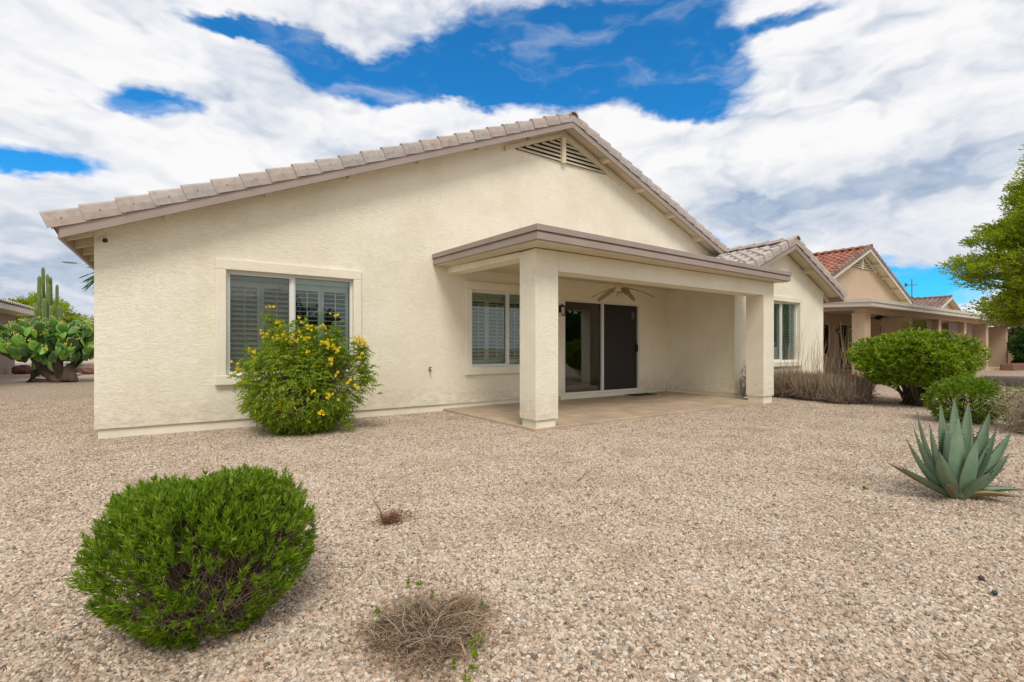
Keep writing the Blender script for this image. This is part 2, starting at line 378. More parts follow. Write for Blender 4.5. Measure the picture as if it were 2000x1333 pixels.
for i in range(n+1):
    for j in range(9):
        x = -90+i*4.5; y = 52+j*8; hgt = 1.5*math.sin(PI*j/8)*(.7+.3*math.sin(i*.7))-(.05 if j in (0, 8) else 0)
        vs.append((x, y, hgt))
for i in range(n):
    for j in range(8): a = i*9+j; fs.append((a, a+9, a+10, a+1))
mb.add(vs, fs); tag(mb.build('hill', SAND, smooth=True), None, None, None, 'structure')

# gravel stones near the camera: real pebbles scattered over the yard
def pebble_stuff():
    me = bpy.data.meshes.new('gravel'); V = []; Fc = []
    def cell(x, y):
        t = x*FW[0]+y*FW[1]; l = x*RT[0]+y*RT[1]; return .8 < t < 14.0 and abs(l) < t*1.06+1.3
    s = .25
    for i in range(-60, 80):
        for j in range(-24, 60):
            x, y = i*s, j*s
            if not cell(x+s/2, y+s/2): continue
            if -.95 < x+s/2 and y+s > 8.25 and x < 15.2: continue
            if 10.6 < x and y+s > 6.4 and x < 15.2: continue
            if 4.15 < x+s/2 < 10.75 and y+s/2 > 5.5: continue
            b = len(V); V += [(x, y, .001), (x+s, y, .001), (x+s, y+s, .001), (x, y+s, .001)]; Fc.append((b, b+1, b+2, b+3))
    me.from_pydata(V, [], Fc); o = link('gravel', me, PEBBLE)
    tag(o, 'loose tan, cream and pinkish crushed stones covering the yard', 'gravel', None, 'stuff')
    ng = bpy.data.node_groups.new('scatter', 'GeometryNodeTree')
    ng.interface.new_socket('Geometry', in_out='INPUT', socket_type='NodeSocketGeometry'); ng.interface.new_socket('Geometry', in_out='OUTPUT', socket_type='NodeSocketGeometry')
    N = ng.nodes; Lk = ng.links
    gi = N.new('NodeGroupInput'); go = N.new('NodeGroupOutput')
    dp = N.new('GeometryNodeDistributePointsOnFaces'); dp.inputs['Seed'].default_value = 3
    # fewer and coarser stones with distance
    pos = N.new('GeometryNodeInputPosition'); ln = N.new('ShaderNodeVectorMath'); ln.operation = 'LENGTH'; Lk.new(pos.outputs[0], ln.inputs[0])
    mr = N.new('ShaderNodeMapRange'); Lk.new(ln.outputs['Value'], mr.inputs[0]); mr.inputs[1].default_value = 2.5; mr.inputs[2].default_value = 11; mr.inputs[3].default_value = 11500; mr.inputs[4].default_value = 2600
    dn = N.new('ShaderNodeTexNoise'); dn.inputs['Scale'].default_value = .9; dn.inputs['Detail'].default_value = 5; dn.inputs['Roughness'].default_value = .65; Lk.new(pos.outputs[0], dn.inputs['Vector'])
    dm = N.new('ShaderNodeMapRange'); Lk.new(dn.outputs[0], dm.inputs[0]); dm.inputs[1].default_value = .35; dm.inputs[2].default_value = .65; dm.inputs[3].default_value = .62; dm.inputs[4].default_value = 1.1
    dx = N.new('ShaderNodeMath'); dx.operation = 'MULTIPLY'; Lk.new(dm.outputs[0], dx.inputs[0]); Lk.new(mr.outputs[0], dx.inputs[1])
    Lk.new(dx.outputs[0], dp.inputs['Density']); Lk.new(gi.outputs[0], dp.inputs[0])
    gti = N.new('GeometryNodeGeometryToInstance')
    for q in range(5):
        ic = N.new('GeometryNodeMeshIcoSphere'); ic.inputs['Radius'].default_value = .5; ic.inputs['Subdivisions'].default_value = 2
        sp = N.new('GeometryNodeSetPosition'); nz = N.new('ShaderNodeTexNoise'); nz.noise_dimensions = '4D'
        nz.inputs['W'].default_value = q*3.7; nz.inputs['Scale'].default_value = 1.5; nz.inputs['Detail'].default_value = 1.5
        sb = N.new('ShaderNodeVectorMath'); sb.operation = 'SUBTRACT'; Lk.new(nz.outputs['Color'], sb.inputs[0]); sb.inputs[1].default_value = (.5, .5, .5)
        sc = N.new('ShaderNodeVectorMath'); sc.operation = 'SCALE'; Lk.new(sb.outputs[0], sc.inputs[0]); sc.inputs['Scale'].default_value = 1.1
        Lk.new(ic.outputs['Mesh'], sp.inputs['Geometry']); Lk.new(sc.outputs[0], sp.inputs['Offset'])
        tf = N.new('GeometryNodeTransform'); tf.inputs['Scale'].default_value = (1.15, .85, .62+.05*q); Lk.new(sp.outputs[0], tf.inputs[0])
        ss = N.new('GeometryNodeSetShadeSmooth'); ss.inputs['Shade Smooth'].default_value = False; Lk.new(tf.outputs[0], ss.inputs[0])
        sm = N.new('GeometryNodeSetMaterial'); sm.inputs['Material'].default_value = PEBBLE; Lk.new(ss.outputs[0], sm.inputs[0])
        Lk.new(sm.outputs[0], gti.inputs[0])
    ip = N.new('GeometryNodeInstanceOnPoints'); ip.inputs['Pick Instance'].default_value = True
    Lk.new(dp.outputs['Points'], ip.inputs['Points']); Lk.new(gti.outputs[0], ip.inputs['Instance'])
    def rnd(lo, hi, seed, typ='FLOAT'):
        r = N.new('FunctionNodeRandomValue'); r.data_type = typ
        if typ == 'FLOAT_VECTOR': r.inputs[0].default_value = lo; r.inputs[1].default_value = hi; r.inputs['Seed'].default_value = seed; return r.outputs[0]
        if typ == 'INT': r.inputs[4].default_value = lo; r.inputs[5].default_value = hi; r.inputs['Seed'].default_value = seed; return r.outputs[2]
        r.inputs[2].default_value = lo; r.inputs[3].default_value = hi; r.inputs['Seed'].default_value = seed; return r.outputs[1]
    Lk.new(rnd(0, 4, 5, 'INT'), ip.inputs['Instance Index'])
    Lk.new(rnd((-.5, -.5, 0), (.5, .5, 6.28), 8, 'FLOAT_VECTOR'), ip.inputs['Rotation'])
    s1 = N.new('ShaderNodeMath'); s1.operation = 'POWER'; Lk.new(rnd(0.0, 1.0, 9), s1.inputs[0]); s1.inputs[1].default_value = 2.2
    s2 = N.new('ShaderNodeMath'); s2.operation = 'MULTIPLY_ADD'; Lk.new(s1.outputs[0], s2.inputs[0]); s2.inputs[1].default_value = .014; s2.inputs[2].default_value = .0098
    Lk.new(s2.outputs[0], ip.inputs['Scale'])
    sa = N.new('GeometryNodeStoreNamedAttribute'); sa.domain = 'INSTANCE'; sa.data_type = 'FLOAT'; sa.inputs['Name'].default_value = 'peb'
    Lk.new(ip.outputs[0], sa.inputs[0]); Lk.new(rnd(0.0, 1.0, 21), sa.inputs['Value'])
    sb_ = N.new('GeometryNodeStoreNamedAttribute'); sb_.domain = 'INSTANCE'; sb_.data_type = 'FLOAT'; sb_.inputs['Name'].default_value = 'pat'
    pn = N.new('ShaderNodeTexNoise'); pn.inputs['Scale'].default_value = 1.7; pn.inputs['Detail'].default_value = 6; pn.inputs['Roughness'].default_value = .7
    p2 = N.new('GeometryNodeInputPosition'); Lk.new(p2.outputs[0], pn.inputs['Vector']); Lk.new(sa.outputs[0], sb_.inputs[0]); Lk.new(pn.outputs[0], sb_.inputs['Value'])
    Lk.new(sb_.outputs[0], go.inputs[0])
    md = o.modifiers.new('scatter', 'NODES'); md.node_group = ng
    return o
pebble_stuff()

# ------------------------------------------------------------------ building helpers
def wall_panel(mb, x0, x1, z0, top, Y, th, holes=()):
    """wall facing -y; top: list of (x, z); holes: (x0, x1, z0, z1)"""
    tx = [p[0] for p in top]; tz = [p[1] for p in top]
    xs = sorted({x0, x1, *[x for x in tx if x0 < x < x1], *[h[i] for h in holes for i in (0, 1)]})
    for a, b in zip(xs, xs[1:]):
        hs = sorted((h[2], h[3]) for h in holes if h[0] <= a+1e-6 and h[1] >= b-1e-6)
        za = z0; ta, tb = float(np.interp(a, tx, tz)), float(np.interp(b, tx, tz))
        for lo, hi in hs+[(None, None)]:
            ua, ub = (ta, tb) if lo is None else (lo, lo)
            mb.add([(a, Y, za), (b, Y, za), (b, Y, ub), (a, Y, ua)], [(0, 1, 2, 3)])
            mb.add([(a, Y+th, za), (b, Y+th, za), (b, Y+th, ub), (a, Y+th, ua)], [(3, 2, 1, 0)])
            za = hi
        mb.add([(a, Y, ta), (b, Y, tb), (b, Y+th, tb), (a, Y+th, ta)], [(0, 1, 2, 3)])
    for h in holes:
        a, b, lo, hi = h
        mb.add([(a, Y, lo), (b, Y, lo), (b, Y, hi), (a, Y, hi), (a, Y+th, lo), (b, Y+th, lo), (b, Y+th, hi), (a, Y+th, hi)],
               [(0, 4, 5, 1), (1, 5, 6, 2), (2, 6, 7, 3), (3, 7, 4, 0)])
    za, zb = float(np.interp(x0, tx, tz)), float(np.interp(x1, tx, tz))
    mb.add([(x0, Y, z0), (x0, Y, za), (x0, Y+th, za), (x0, Y+th, z0)], [(0, 1, 2, 3)])
    mb.add([(x1, Y, z0), (x1, Y+th, z0), (x1, Y+th, zb), (x1, Y, zb)], [(0, 1, 2, 3)])
def frame_ring(mb, x0, x1, z0, z1, y0, y1, w_):
    mb.box(x0, x1, y0, y1, z0, z0+w_); mb.box(x0, x1, y0, y1, z1-w_, z1); mb.box(x0, x0+w_, y0, y1, z0+w_, z1-w_); mb.box(x1-w_, x1, y0, y1, z0+w_, z1-w_)
def shutters(parent, x0, x1, z0, z1, Y, tilt, dense=16, m_rail=None, m_slat=None):
    """two hinged louvre panels filling one sash"""
    r = MB(); s = MB(); xm = (x0+x1)/2; rw = .045
    for a, b in ((x0, xm-.002), (xm+.002, x1)):
        r.box(a, a+rw, Y, Y+.03, z0, z1); r.box(b-rw, b, Y, Y+.03, z0, z1)
        r.box(a+rw, b-rw, Y, Y+.03, z1-.10, z1); r.box(a+rw, b-rw, Y, Y+.03, z0, z0+.12)
        zz0, zz1 = z0+.12, z1-.10; pitch = (zz1-zz0)/dense; hw = pitch*.62
        for k in range(dense):
            zc = zz0+pitch*(k+.5); c, sn = math.cos(tilt)*hw, math.sin(tilt)*hw
            p = [(a+rw, Y+.015-c, zc-sn-.004), (b-rw, Y+.015-c, zc-sn-.004), (b-rw, Y+.015+c, zc+sn-.004), (a+rw, Y+.015+c, zc+sn-.004)]
            s.hexa(p+[(q[0], q[1], q[2]+.008) for q in p])
        cx = (a+b)/2; s.box(cx-.006, cx+.006, Y-.045, Y-.033, zz0+.02, zz1-.02)
    r.build('shutter', m_rail or SHUT, parent); s.build('shutter_slats', m_slat or SLAT, parent)
def window(parent, x0, x1, z0, z1, Y, trim=None, trim_w=.13, screen=True, glass=None, tilt=(1.1, .35), frame=None, mull=None, shut=True, label=None, th=.16):
    f = MB(); yf = Y+.055; frame_ring(f, x0, x1, z0, z1, yf, yf+.07, .035)
    xm = mull if mull else (x0+x1)/2
    f.box(xm-.035, xm+.012, yf-.006, yf+.05, z0+.035, z1-.035)
    f.box(xm+.012, xm+.035, yf+.02, yf+.066, z0+.035, z1-.035)
    frame_ring(f, x0+.035, xm-.035, z0+.035, z1-.035, yf+.012, yf+.04, .02)
    w_ = f.build('window', frame or WHITEF, parent, label)
    p = MB(); p.box(x0+.03, x1-.03, yf+.045, yf+.051, z0+.03, z1-.03); p.build('pane', glass or GLASS, w_)
    if screen:
        s = MB(); s.box(x0+.055, xm-.045, yf+.020, yf+.022, z0+.055, z1-.055); s.build('insect_screen', SCREEN, w_)
    if trim is not None:
        t_ = MB(); tw = trim_w; y0, y1 = Y-.045, Y+.001
        t_.box(x0-tw, x1+tw, y0, y1, z1, z1+tw*1.15); t_.box(x0-tw, x0, y0, y1, z0, z1); t_.box(x1, x1+tw, y0, y1, z0, z1); t_.box(x0-tw-.01, x1+tw+.01, y0-.03, y1, z0-tw*1.1, z0)
        t_.build('window_trim', trim, w_, bevel=.012)
    if shut:
        shutters(w_, x0+.03, xm-.004, z0+.02, z1-.12, Y+.185, tilt[0], m_slat=SLATG if tilt[0] > .8 else None); shutters(w_, xm+.004, x1-.03, z0+.02, z1-.12, Y+.185, tilt[1])
        h_ = MB(); h_.box(x0+.001, x1-.001, Y+.13, Y+.158, z1-.12, z1-.001); h_.build('valance', SHUT, w_)
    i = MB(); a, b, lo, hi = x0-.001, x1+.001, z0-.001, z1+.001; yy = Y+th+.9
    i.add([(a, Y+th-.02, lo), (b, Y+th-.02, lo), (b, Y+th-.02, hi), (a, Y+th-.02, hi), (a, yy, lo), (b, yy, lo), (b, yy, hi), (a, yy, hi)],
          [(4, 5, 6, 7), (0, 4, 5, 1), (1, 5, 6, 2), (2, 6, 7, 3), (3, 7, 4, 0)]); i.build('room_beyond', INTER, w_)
    return w_

def tile_field(mb, O, U, V, nu, nv, tw=.30, tl=.36, hump=.055, keep=None, g=None):
    """S-shaped roof tiles: U along the eave, V up the slope"""
    g = g or np.random.default_rng(3)
    O, U, V = map(lambda a: np.array(a, float), (O, U, V)); U = U/np.linalg.norm(U); V = V/np.linalg.norm(V); Nn = np.cross(U, V)
    if Nn[2] < 0: Nn = -Nn
    prof = [(0, .0), (.10, .012), (.22, .008), (.34, .30), (.46, .75), (.60, 1.0), (.74, .92), (.88, .50), (1.0, .0)]
    for j in range(nv):
        for i in range(nu):
            c = O+U*tw*(i+.5)+V*tl*(j+.5)
            if keep and not keep(c): continue
            lift0 = .034+g.random()*.006; lift1 = .006; sk = (g.random()-.5)*.01
            top0 = [O+U*(tw*(i+a)+sk)+V*(tl*j-.015)+Nn*(lift0+hump*b) for a, b in prof]
            top1 = [O+U*(tw*(i+a))+V*(tl*(j+1))+Nn*(lift1+hump*b) for a, b in prof]
            bot0 = [p-Nn*.024 for p in top0]
            n = len(prof); vs = top0+top1+bot0
            fs = [(k, k+1, n+k+1, n+k) for k in range(n-1)]+[(2*n+k, 2*n+k+1, k+1, k) for k in range(n-1)]
            mb.add(vs, fs)
def rake_tiles(mb, A, B, out, n, g, w_=.21, hgt=.16, dark=None):
    """L-shaped edge tiles from A (low) to B (high); out = unit vector pointing off the gable"""
    A, B, out = np.array(A, float), np.array(B, float), np.array(out, float); V = B-A; L = np.linalg.norm(V); V /= L
    Nn = np.cross(V, out); Nn = Nn if Nn[2] > 0 else -Nn; st = L/n
    prof = [(.0, -.035), (.008, .07), (.004, .13)]+[(-.06+.064*math.cos(a), .15+.06*math.sin(a)) for a in (.35, .8, 1.2, 1.57)]+[(-.11, .195), (-.16, .15), (-w_, .05)]
    for k in range(n):
        a0 = A+V*(st*k-.015); a1 = A+V*(st*(k+1)+.03); j = (g.random()-.5)*.006
        e0, e1 = 1.0, .92
        t0 = [a0+out*(.03+j+x)+Nn*(z*e0*.86+.022) for x, z in prof]; t1 = [a1+out*(.012+j+x*.97)+Nn*(z*e1*.86+.0) for x, z in prof]
        b0 = [a0+out*(.03+j+x*.88-.016)+Nn*(z*.9*.86+.010) for x, z in prof]; m_ = len(prof)
        mb.mi = 0
        mb.add(t0+t1+b0, [(i, i+1, m_+i+1, m_+i) for i in range(m_-1)]+[(2*m_+i, 2*m_+i+1, i+1, i) for i in range(m_-1)])
        mb.mi = 1; c = a0+V*st*(.42+.1*g.random())+out*(.035+j)+Nn*.075
        mb.add([c+V*.009+out*.004, c+Nn*.009+out*.004, c-V*.009+out*.004, c-Nn*.009+out*.004], [(0, 1, 2, 3)]); mb.mi = 0
def cap_tiles(mb, A, B, n, g, r=.13):
    A, B = np.array(A, float), np.array(B, float); V = (B-A)/np.linalg.norm(B-A); S_ = nrm(np.cross(V, (0, 0, 1))); st = np.linalg.norm(B-A)/n
    for k in range(n):
        a0 = A+V*(st*k-.02); a1 = A+V*(st*(k+1)+.03); th = np.linspace(0, PI, 9)
        t0 = [a0+S_*r*math.cos(q)+np.array((0, 0, r*.9*math.sin(q)+.03)) for q in th]; t1 = [a1+S_*r*.9*math.cos(q)+np.array((0, 0, r*.78*math.sin(q)+.0)) for q in th]
        b0 = [a0+S_*r*.85*math.cos(q)+np.array((0, 0, r*.74*math.sin(q)+.02)) for q in th]
        mb.add(t0+t1+b0, [(i, i+1, 10+i, 9+i) for i in range(8)]+[(18+i, 19+i, i+1, i) for i in range(8)])
def board(mb, P, Q, y0, y1, dn):   # sloping board between (x,z) points P and Q with depth dn downwards
    (xa, za), (xb, zb) = P, Q
    mb.hexa([(xa, y0, za-dn), (xb, y0, zb-dn), (xb, y1, zb-dn), (xa, y1, za-dn), (xa, y0, za), (xb, y0, zb), (xb, y1, zb), (xa, y1, za)])
def fan(name, label, c, drop, blade_m, body_m, r=.62, droop=.25, rot=.3, group=None):
    f = thing(name, label, 'ceiling fan', (c[0], c[1], c[2]), group)
    m = MB(); m.lathe((c[0], c[1], c[2]), [(0, 0), (.07, 0), (.075, -.03), (.04, -.05), (.018, -.055), (.018, -drop+.1), (.06, -drop+.09), (.13, -drop+.08), (.145, -drop+.03), (.145, -drop-.03), (.12, -drop-.06), (.05, -drop-.07), (0, -drop-.07)])
    m.build('motor', body_m, f, smooth=False, bevel=0)
    g_ = MB(); g_.lathe((c[0], c[1], c[2]-drop-.07), [(.05, 0), (.075, -.01), (.10, -.05), (.09, -.09), (.05, -.115), (0, -.12)]); g_.build('light_bowl', MATS.get('frosted_glass') or plain('frosted_glass', (.55, .48, .36), .3, .05), f, smooth=True)
    for k in range(5):
        a = rot+k*2*PI/5; b = MB(); u = np.array((math.cos(a), math.sin(a), 0)); s = np.array((-math.sin(a), math.cos(a), 0)); C = np.array(c, float)+(0, 0, -drop)
        rr = [.13, .20, .30, .42, .54, r]; ww = [.018, .05, .062, .068, .066, .03]
        vs = []
        for q, w_ in zip(rr, ww):
            zz = -droop*((q-.13)/(r-.13))**1.4
            for sg in (-1, 1): vs.append(C+u*q+s*w_*sg+np.array((0, 0, zz+sg*.012)))
            for sg in (-1, 1): vs.append(C+u*q+s*w_*sg+np.array((0, 0, zz+sg*.012-.008)))
        fs = []
        for i in range(5): o_ = i*4; fs += [(o_, o_+1, o_+5, o_+4), (o_+2, o_+6, o_+7, o_+3), (o_, o_+4, o_+6, o_+2), (o_+1, o_+3, o_+7, o_+5)]
        fs += [(0, 2, 3, 1), (20, 21, 23, 22)]
        b.add(vs, fs); b.build('blade', blade_m, f)
    return f

# ------------------------------------------------------------------ the main house
W0 = 8.30; XL, XR = -.95, 15.15; RX = 7.02; RZ = 6.00        # wall line, wall ends, ridge line and height of the rake board's lower edge
SLL, SLR = .420, .385
def zl(x): return RZ-SLL*(RX-x)
def zr(x): return RZ-SLR*(x-RX)
H = thing('house', 'single-storey cream stucco house with grey tiled gable roof and covered patio', 'house', (7.0, 12.0, 0))
HOLES = [(.54, 2.40, .80, 2.36), (4.70, 6.52, .82, 2.36), (7.09, 9.60, .14, 2.30)]
mb = MB()
wall_panel(mb, XL, 12.9, .13, [(XL, zl(XL)+.10), (RX, RZ+.10), (12.9, zr(12.9)+.10)], W0, .16, HOLES)
# wing
WY = 6.38; WX0 = 10.66; WRX, WRZ = 12.80, 3.70; WS = .42
wall_panel(mb, WX0, XR, .13, [(WX0, WRZ-WS*(WRX-WX0)+.08), (WRX, WRZ+.08), (XR, WRZ-WS*(XR-WRX)+.08)], WY, .16, [(12.12, 13.72, .85, 2.40)])
mb.box(WX0, WX0+.15, WY+.161, W0-.001, .13, 2.76)
mb.box(XR-.16, XR, WY+.161, 24, .13, 2.72)
mb.box(XL, XL+.16, W0+.161, 24, .13, 2.72)
mb.box(XL, XR, 24.001, 24.16, .13, 2.9)
mb.build('wall', STUCCO, H)
mb = MB(); mb.box(XL+.035, 4.19, W0+.03, W0+.2, -.1, .129); mb.box(4.19, WX0+.03, W0+.028, W0+.2, -.1, .129)
mb.box(WX0+.03, XR-.03, WY+.03, WY+.2, -.1, .129); mb.box(WX0+.031, WX0+.15, WY+.2, W0+.02, -.1, .129); mb.box(XL+.031, XL+.16, W0+.201, 24, -.1, .129); mb.box(XR-.16, XR-.031, WY+.201, 24, -.1, .129)
mb.build('foundation', PLINTH, H)
# windows
window(H, *HOLES[0], W0, STUCCO_TRIM, .135, mull=1.47, tilt=(.42, .05))
window(H, *HOLES[1], W0, STUCCO_TRIM, .135, mull=5.62, screen=False, tilt=(.40, .12))
window(H, 12.12, 13.72, .85, 2.40, WY, STUCCO_TRIM, .12, mull=12.93, screen=False, tilt=(.4, .7))
# sliding door: fixed dark glass on the left, sun screen panel on the right
x0, x1, z0, z1 = HOLES[2]; f = MB(); yf = W0+.01
frame_ring(f, x0, x1, z0, z1, yf, yf+.11, .045); f.box(8.28, 8.34, yf-.01, yf+.05, z0+.045, z1-.045)
door = f.build('sliding_door', WHITEF, H, bevel=.004)
p = MB(); p.box(x0+.04, 8.29, yf+.06, yf+.066, z0+.04, z1-.04); p.box(8.33, x1-.04, yf+.085, yf+.091, z0+.04, z1-.04); p.build('pane', GLASSD, door)
f = MB(); frame_ring(f, 8.36, x1-.10, z0+.05, z1-.05, yf+.015, yf+.04, .03); f.box(x1-.10, x1-.046, yf+.05, yf+.08, z0+.045, z1-.045); f.build('screen_frame', DARK, door)
p = MB(); p.box(8.38, x1-.12, yf+.028, yf+.030, z0+.07, z1-.07); p.build('sun_screen', SCREEND, door)
p = MB(); p.box(x1-.135, x1-.085, yf-.03, yf+.014, 1.10, 1.30); p.box(x1-.125, x1-.095, yf-.05, yf-.03, 1.13, 1.27); p.build('handle', DARK, door, bevel=.006)
p = MB(); p.add([(9.36, yf+.025, 1.93), (9.43, yf+.025, 1.93), (9.45, yf+.025, 1.97), (9.45, yf+.025, 2.06), (9.43, yf+.025, 2.10), (9.36, yf+.025, 2.10), (9.34, yf+.025, 2.06), (9.34, yf+.025, 1.97)], [tuple(range(8))]); p.build('sticker', plain('blue_sticker', (.07, .11, .16), .5, .2), door)
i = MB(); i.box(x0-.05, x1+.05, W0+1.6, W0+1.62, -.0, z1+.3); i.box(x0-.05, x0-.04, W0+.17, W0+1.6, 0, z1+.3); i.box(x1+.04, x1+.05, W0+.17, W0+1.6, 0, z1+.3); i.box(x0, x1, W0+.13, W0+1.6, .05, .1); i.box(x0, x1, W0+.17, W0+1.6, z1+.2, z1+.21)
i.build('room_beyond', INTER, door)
s = MB(); s.box(6.96, 9.70, W0-.05, W0+.009, .03, .135); s.build('threshold', PLINTH, H)

# roof: deck, tiles, rake boards, fascia, vent
YF = 7.93; TH = .15
RF = MB()
EX = XL-.28; EXR = XR+.45
def deck(mb, xa, za, xb, zb, y0, y1, t_=.02):
    mb.hexa([(xa, y0, za-t_), (xb, y0, zb-t_), (xb, y1, zb-t_), (xa, y1, za-t_), (xa, y0, za), (xb, y0, zb), (xb, y1, zb), (xa, y1, za)])
deck(RF, EX, zl(EX)+TH, RX, RZ+TH, YF+.04, 24.5); deck(RF, RX, RZ+TH, WRX, zr(WRX)+TH, YF+.04, 24.5)
WL = 10.2; WYF = 6.02
deck(RF, WL, WRZ-WS*(WRX-WL)+TH, WRX, WRZ+TH, WYF+.04, W0-.002); deck(RF, WRX, WRZ+TH, EXR, WRZ-WS*(EXR-WRX)+TH, WYF+.04, 24.5)
roof = RF.build('roof', CREAMW, H)
g = np.random.default_rng(5); T = MB()
sl_ = lambda s: nrm(np.array((1, 0, s)))
nvl = int(math.hypot(RX-EX, SLL*(RX-EX))/.36)
tile_field(T, (EX-.08, YF+.20, zl(EX-.08)+TH+.01), (0, 1, 0), (1, 0, SLL), 54, nvl, g=g)
tile_field(T, (WRX+.1, YF+.20, zr(WRX+.1)+TH+.01), (0, 1, 0), (-1, 0, SLR), 54, 16, g=g)
tile_field(T, (WL, WYF+.19, WRZ-WS*(WRX-WL)+TH+.012), (0, 1, 0), (1, 0, WS), 7, 8, tw=.30, tl=.345, g=g)
tile_field(T, (EXR+.03, WYF+.19, WRZ-WS*(EXR+.03-WRX)+TH+.01), (0, 1, 0), (-1, 0, WS), 60, 8, tl=.37, g=g)
T.build('roof_tiles', TILE, roof, smooth=False)
A = (EX-.09, YF, zl(EX-.09)+TH); B = (RX, YF, RZ+TH)
for a, b, n in ((A, B, 24), ((WRX-.05, YF, zr(WRX-.05)+TH), B, 16), ((WL-.02, WYF, WRZ-WS*(WRX-WL+.02)+TH), (WRX, WYF, WRZ+TH), 7), ((EXR+.05, WYF, WRZ-WS*(EXR+.05-WRX)+TH), (WRX, WYF, WRZ+TH), 8)):
    T = MB(); rake_tiles(T, a, b, (0, -1, 0), n, g); T.build('rake_tiles', [TILE, DARK], roof)
for a, b, n in (((RX, YF-.04, RZ+TH+.05), (RX, 24.4, RZ+TH+.05), 44), ((WRX, WYF-.04, WRZ+TH+.05), (WRX, 24, WRZ+TH+.05), 48)):
    T = MB(); cap_tiles(T, a, b, n, g, r=.12); T.build('ridge_tiles', TILE, roof)
fb = MB()
board(fb, (EX, zl(EX)+TH-.002), (RX, RZ+TH-.002), YF, YF+.038, TH); board(fb, (RX, RZ+TH-.002), (WRX-.1, zr(WRX-.1)+TH-.002), YF, YF+.038, TH)
board(fb, (WL, WRZ-WS*(WRX-WL)+TH-.002), (WRX, WRZ+TH-.002), WYF, WYF+.038, TH); board(fb, (WRX, WRZ+TH-.002), (EXR, WRZ-WS*(EXR-WRX)+TH-.002), WYF, WYF+.038, TH)
fb.box(EX-.02, EX+.018, YF+.039, 24.5, zl(EX)+TH-.155, zl(EX)+TH+.0)
fb.box(EXR-.018, EXR+.02, WYF+.039, 24.5, WRZ-WS*(EXR-WRX)+TH-.155, WRZ-WS*(EXR-WRX)+TH)
fb.build('fascia', FASCIA, roof, bevel=.004)
def raf(fn, par=None): q = MB(); fn(q); q.build('rafter_tail', CREAMW, par or roof)
for k in range(27):
    y = YF+.30+k*.6; raf(lambda q: q.hexa([(EX+.02, y, zl(EX+.02)+.02), (XL-.001, y, zl(XL)+.0), (XL-.001, y+.045, zl(XL)), (EX+.02, y+.045, zl(EX+.02)+.02), (EX+.02, y, zl(EX+.02)+TH-.022), (XL-.001, y, zl(XL)+TH-.022), (XL-.001, y+.045, zl(XL)+TH-.022), (EX+.02, y+.045, zl(EX+.02)+TH-.022)]))
    y2 = WYF+.4+k*.6; e = lambda x: WRZ-WS*(x-WRX)
    raf(lambda q: q.hexa([(XR+.001, y2, e(XR)), (EXR-.02, y2, e(EXR)+.01), (EXR-.02, y2+.045, e(EXR)+.01), (XR+.001, y2+.045, e(XR)), (XR+.001, y2, e(XR)+TH-.022), (EXR-.02, y2, e(EXR)+TH-.022), (EXR-.02, y2+.045, e(EXR)+TH-.022), (XR+.001, y2+.045, e(XR)+TH-.022)]))
for x in np.arange(-.2, RX-.3, 1.25): raf(lambda q: board(q, (x, zl(x)+TH-.022), (x+.09, zl(x+.09)+TH-.022), YF+.039, W0-.001, .095))
for x in np.arange(RX+1.15, 12.4, 1.2): raf(lambda q: board(q, (x, zr(x)+TH-.022), (x+.09, zr(x+.09)+TH-.022), YF+.039, W0-.001, .10))
for x in (11.5, 13.95):
    zz = WRZ-WS*abs(x-WRX); z2 = WRZ-WS*abs(x+.09-WRX); raf(lambda q: board(q, (x, zz+TH-.022), (x+.09, z2+TH-.022), WYF+.039, WY-.001, .10))
# gable vent: triangle of louvres split by a post
v = MB(); vz = 5.36; xa, xb = 5.52, 8.72; yv = W0-.045
zt = RZ-.03
def top_at(x): return (zt-SLL*(RX-x)) if x < RX else (zt-SLR*(x-RX))
board(v, (xa-.05, top_at(xa-.05)+.02), (RX, zt+.02), yv-.02, W0-.001, .085); board(v, (RX, zt+.02), (xb+.15, top_at(xb+.15)+.02), yv-.02, W0-.001, .085)
v.box(RX-.055, RX+.055, yv-.045, W0-.001, vz-.04, zt-.07)
vent = v.build('gable_vent', CREAMW, H)
v = MB()
for k in range(6):
    z = vz+.005+k*.088; a = RX-(zt-.09-z)/SLL; b = RX+(zt-.09-z)/SLR
    for (p0, p1) in ((a, RX-.056), (RX+.056, b)):
        if p1-p0 < .08: continue
        q = [(p0, W0-.052, z-.012), (p1, W0-.052, z-.012), (p1, W0-.004, z+.048), (p0, W0-.004, z+.048)]
        v.hexa(q+[(c[0], c[1], c[2]+.012) for c in q])
v.build('louvre', CREAMW, vent)
v = MB(); v.add([(xa+.02, W0-.003, vz), (xb-.02, W0-.003, vz), (RX, W0-.003, zt-.09)], [(0, 1, 2)]); v.build('vent_back', DARK, vent)

# patio: roof, fascia, beams, columns, slab
PR = MB(); c00, c10, c11, c01 = (3.86, 5.06), (10.93, 5.22), (10.93, 8.299), (3.86, 8.299)
zf, zb_ = 2.845, 2.955
def slab4(mb, c, inset, zfl, zfh, dz):
    (a, b_, c_, d) = c; i = inset
    pts = [(a[0]+i, a[1]+i), (b_[0]-i, b_[1]+i), (c_[0]-i, c_[1]), (d[0]+i, d[1])]
    zs = [zfl, zfl, zfh, zfh]
    mb.hexa([(x, y, z-dz) for (x, y), z in zip(pts, zs)]+[(x, y, z) for (x, y), z in zip(pts, zs)])
CQ = (c00, c10, (10.66, 8.299), c01)
slab4(PR, CQ, 0, zf, zb_, .085); slab4(PR, CQ, .03, zf-.086, zb_-.086, .018); slab4(PR, CQ, .018, zf-.105, zb_-.105, .095)
proof = PR.build('patio_roof', FASCIA, H, bevel=.006)
